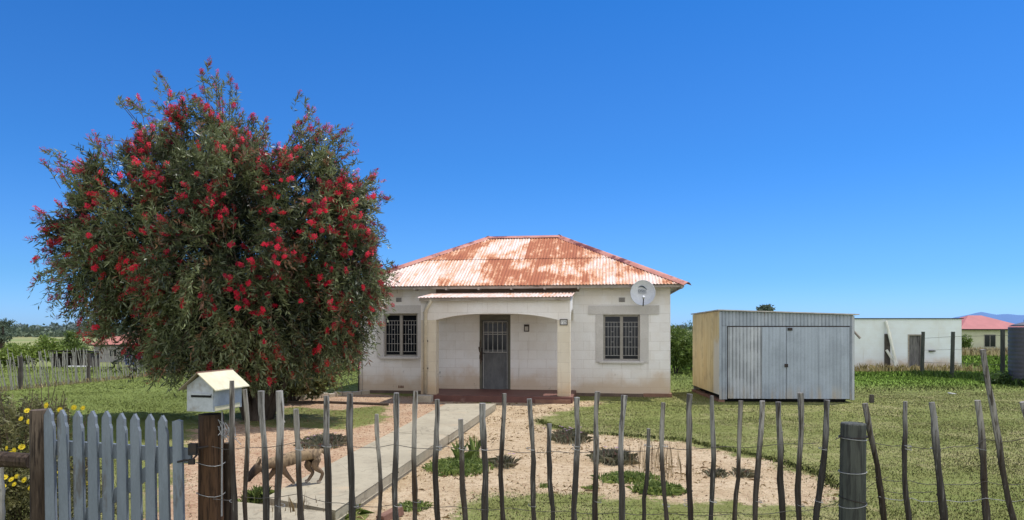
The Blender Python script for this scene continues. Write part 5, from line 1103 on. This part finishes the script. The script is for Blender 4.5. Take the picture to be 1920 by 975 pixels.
weeds('tall_grass', 'band of dry veld grass in front of the cream cottage', [(36, 56, 55, 60)], 2200, .8, .12, M['straw'], .8)
# leaf litter and twigs on bare ground
n = 22000; x = rng.uniform(-4.6, 6, n); y = rng.uniform(5.6, 16, n); ins = in_poly(x, y, SOIL); inb = in_poly(x, y, BED) & (rng.random(n) < .6); k_ = (ins | inb) & ~in_poly(x, y, PATHP); x, y = x[k_], y[k_]; m_ = len(x)
th = rng.random(m_)*6.283; Dl = unit(np.stack([np.cos(th), np.sin(th), rng.uniform(-.1, .4, m_)], 1)); prop(np_mesh('leaf_litter', leaf_quads(np.stack([x, y, np.full(m_, .014)], 1), Dl, rng.uniform(.012, .036, m_), rng.uniform(.005, .012, m_)), 4, M['litter'], None, {'tint': rng.random(m_)}), 'fallen reddish leaves and twigs scattered on the bare soil', 'leaf litter', kind='stuff')
n = 26000; x = rng.uniform(-2.5, 6.5, n); y = rng.uniform(5.6, 16, n); k_ = in_poly(x, y, BED) & (np.sin(x*2.3)*np.cos(y*2.9) + rng.normal(0, .5, n) > .35); x, y = x[k_], y[k_]; m_ = len(x)
prop(np_mesh('dry_weeds', blades(np.stack([x, y, 0*x+.003], 1), rng.uniform(.012, .04, m_), rng.uniform(.004, .009, m_), 1.4), 5, M['dry'], None, {'tint': rng.random(m_)}), 'sparse dry weeds dotted over the sandy bed', 'weeds', kind='stuff')

# ------------------------------------------------------------------ the dog
dg = empty('dog', (-1.845, 6.44, pz), 0, 'lean tan brindle dog walking left on the path with its nose to the ground', 'dog')
FW = Vector((-.88, -.47, 0)).normalized(); SD_ = Vector((FW.y, -FW.x, 0))           # forward, and its side away from / toward us
if SD_.y > 0: SD_ = -SD_                                                             # positive side = camera side
dp_ = lambda f, s_, z_: tuple(FW*f + SD_*s_ + Vector((0, 0, z_)))
J = []; ED = []
def j(f, s_, z_, r_, par=None, r2=None):
    J.append((dp_(f, s_, z_), (r_, r2 or r_)));
    if par is not None: ED.append((par, len(J)-1))
    return len(J)-1
hip = j(0, 0, .285, .070); loin = j(.115, 0, .285, .066, hip); rib = j(.22, 0, .25, .088, loin); ch = j(.32, 0, .235, .088, rib); nk = j(.42, 0, .225, .060, ch); nk2 = j(.485, 0, .20, .052, nk)
hd = j(.54, 0, .18, .060, nk2); br_ = j(.578, 0, .142, .047, hd); mz = j(.603, 0, .10, .029, br_); ns = j(.613, 0, .072, .024, mz)
for s_ in (-1, 1):
    e1 = j(.515, s_*.040, .232, .019, hd); j(.505, s_*.052, .285, .006, e1)
tl1 = j(-.05, 0, .31, .020, hip); tl2 = j(-.095, 0, .25, .015, tl1); j(-.115, .0, .17, .010, tl2)
def hind(f0, s_, kf, hf, ff, z=.0):
    a = j(f0, s_, .235, .056, hip); c = j(kf, s_*1.05, .16, .038, a); d_ = j(hf, s_, .095, .018, c); e = j(ff, s_, .022, .015, d_); j(ff+.03, s_, .014, .016, e)
hind(-.005, .035, .035, -.055, -.025); hind(.01, -.035, .085, .02, .07)
def fore(s_, ef, wf_, pf_):
    a = j(.325, s_, .20, .048, ch); c = j(ef, s_*1.0, .145, .030, a); d_ = j(wf_, s_, .072, .018, c); e = j(pf_, s_, .020, .015, d_); j(pf_+.028, s_, .014, .016, e)
fore(.035, .30, .245, .205); fore(-.035, .375, .43, .455)
me = bpy.data.meshes.new('body'); me.from_pydata([v[0] for v in J], ED, []); tmp = bpy.data.objects.new('body', me); COL.objects.link(tmp)
md = tmp.modifiers.new('skin', 'SKIN'); md.branch_smoothing = .6
for i, v in enumerate(J): me.skin_vertices[0].data[i].radius = v[1]
me.skin_vertices[0].data[0].use_root = True
tmp.modifiers.new('sub', 'SUBSURF').levels = 2; tmp.modifiers['sub'].render_levels = 2
bpy.context.view_layer.update(); me2 = bpy.data.meshes.new_from_object(tmp.evaluated_get(bpy.context.evaluated_depsgraph_get())); bpy.data.objects.remove(tmp)
t = T('brindle_coat', .75, .2); p = t.obj(); q_ = t.n('ShaderNodeVectorMath', operation='DOT_PRODUCT'); t.put(q_.inputs[0], p); q_.inputs[1].default_value = FW; f_ = q_.outputs['Value']; z_ = t.sxyz(p)[2]
st_ = t.noise(t.shift(t.scale(p, (26, 26, 6)), (3, 1, 2)), 1, 5, .65, .6); fine = t.noise(t.scale(p, (160, 160, 50)), 1, 2)
c = t.mix(t.map(st_, .42, .62), (.30,.215,.125), (.10,.07,.045)); c = t.mix(t.map(z_, .235, .17, 0, .6), c, (.15,.10,.065))
c = t.mix(t.math('MULTIPLY', t.map(f_, .22, .34), t.map(z_, .25, .20, 0, .6)), c, (.12,.08,.05)); c = t.mix(t.map(z_, .035, .01), c, (.50,.42,.34))
c = t.mix(t.map(f_, .53, .565), c, (.018,.015,.014)); c = t.mix(t.map(fine, .4, .7, 0, .3), c, (.10,.065,.04)); t.color(c); t.bump(fine, .4, .004)
link_mesh('body', me2, t.m, dg, smooth=True)
for s_ in (-1, 1): MB().ball(dp_(.572, s_*.026, .165), .007, .007, .007, 8, 6).build('eye', T('dog_eye', .15, .6).color((.02,.012,.008)).m, dg, smooth=True)
MB().ball(dp_(.618, 0, .066), .011, .012, .010, 8, 6).build('nose', M['black'], dg, smooth=True)
print('done')
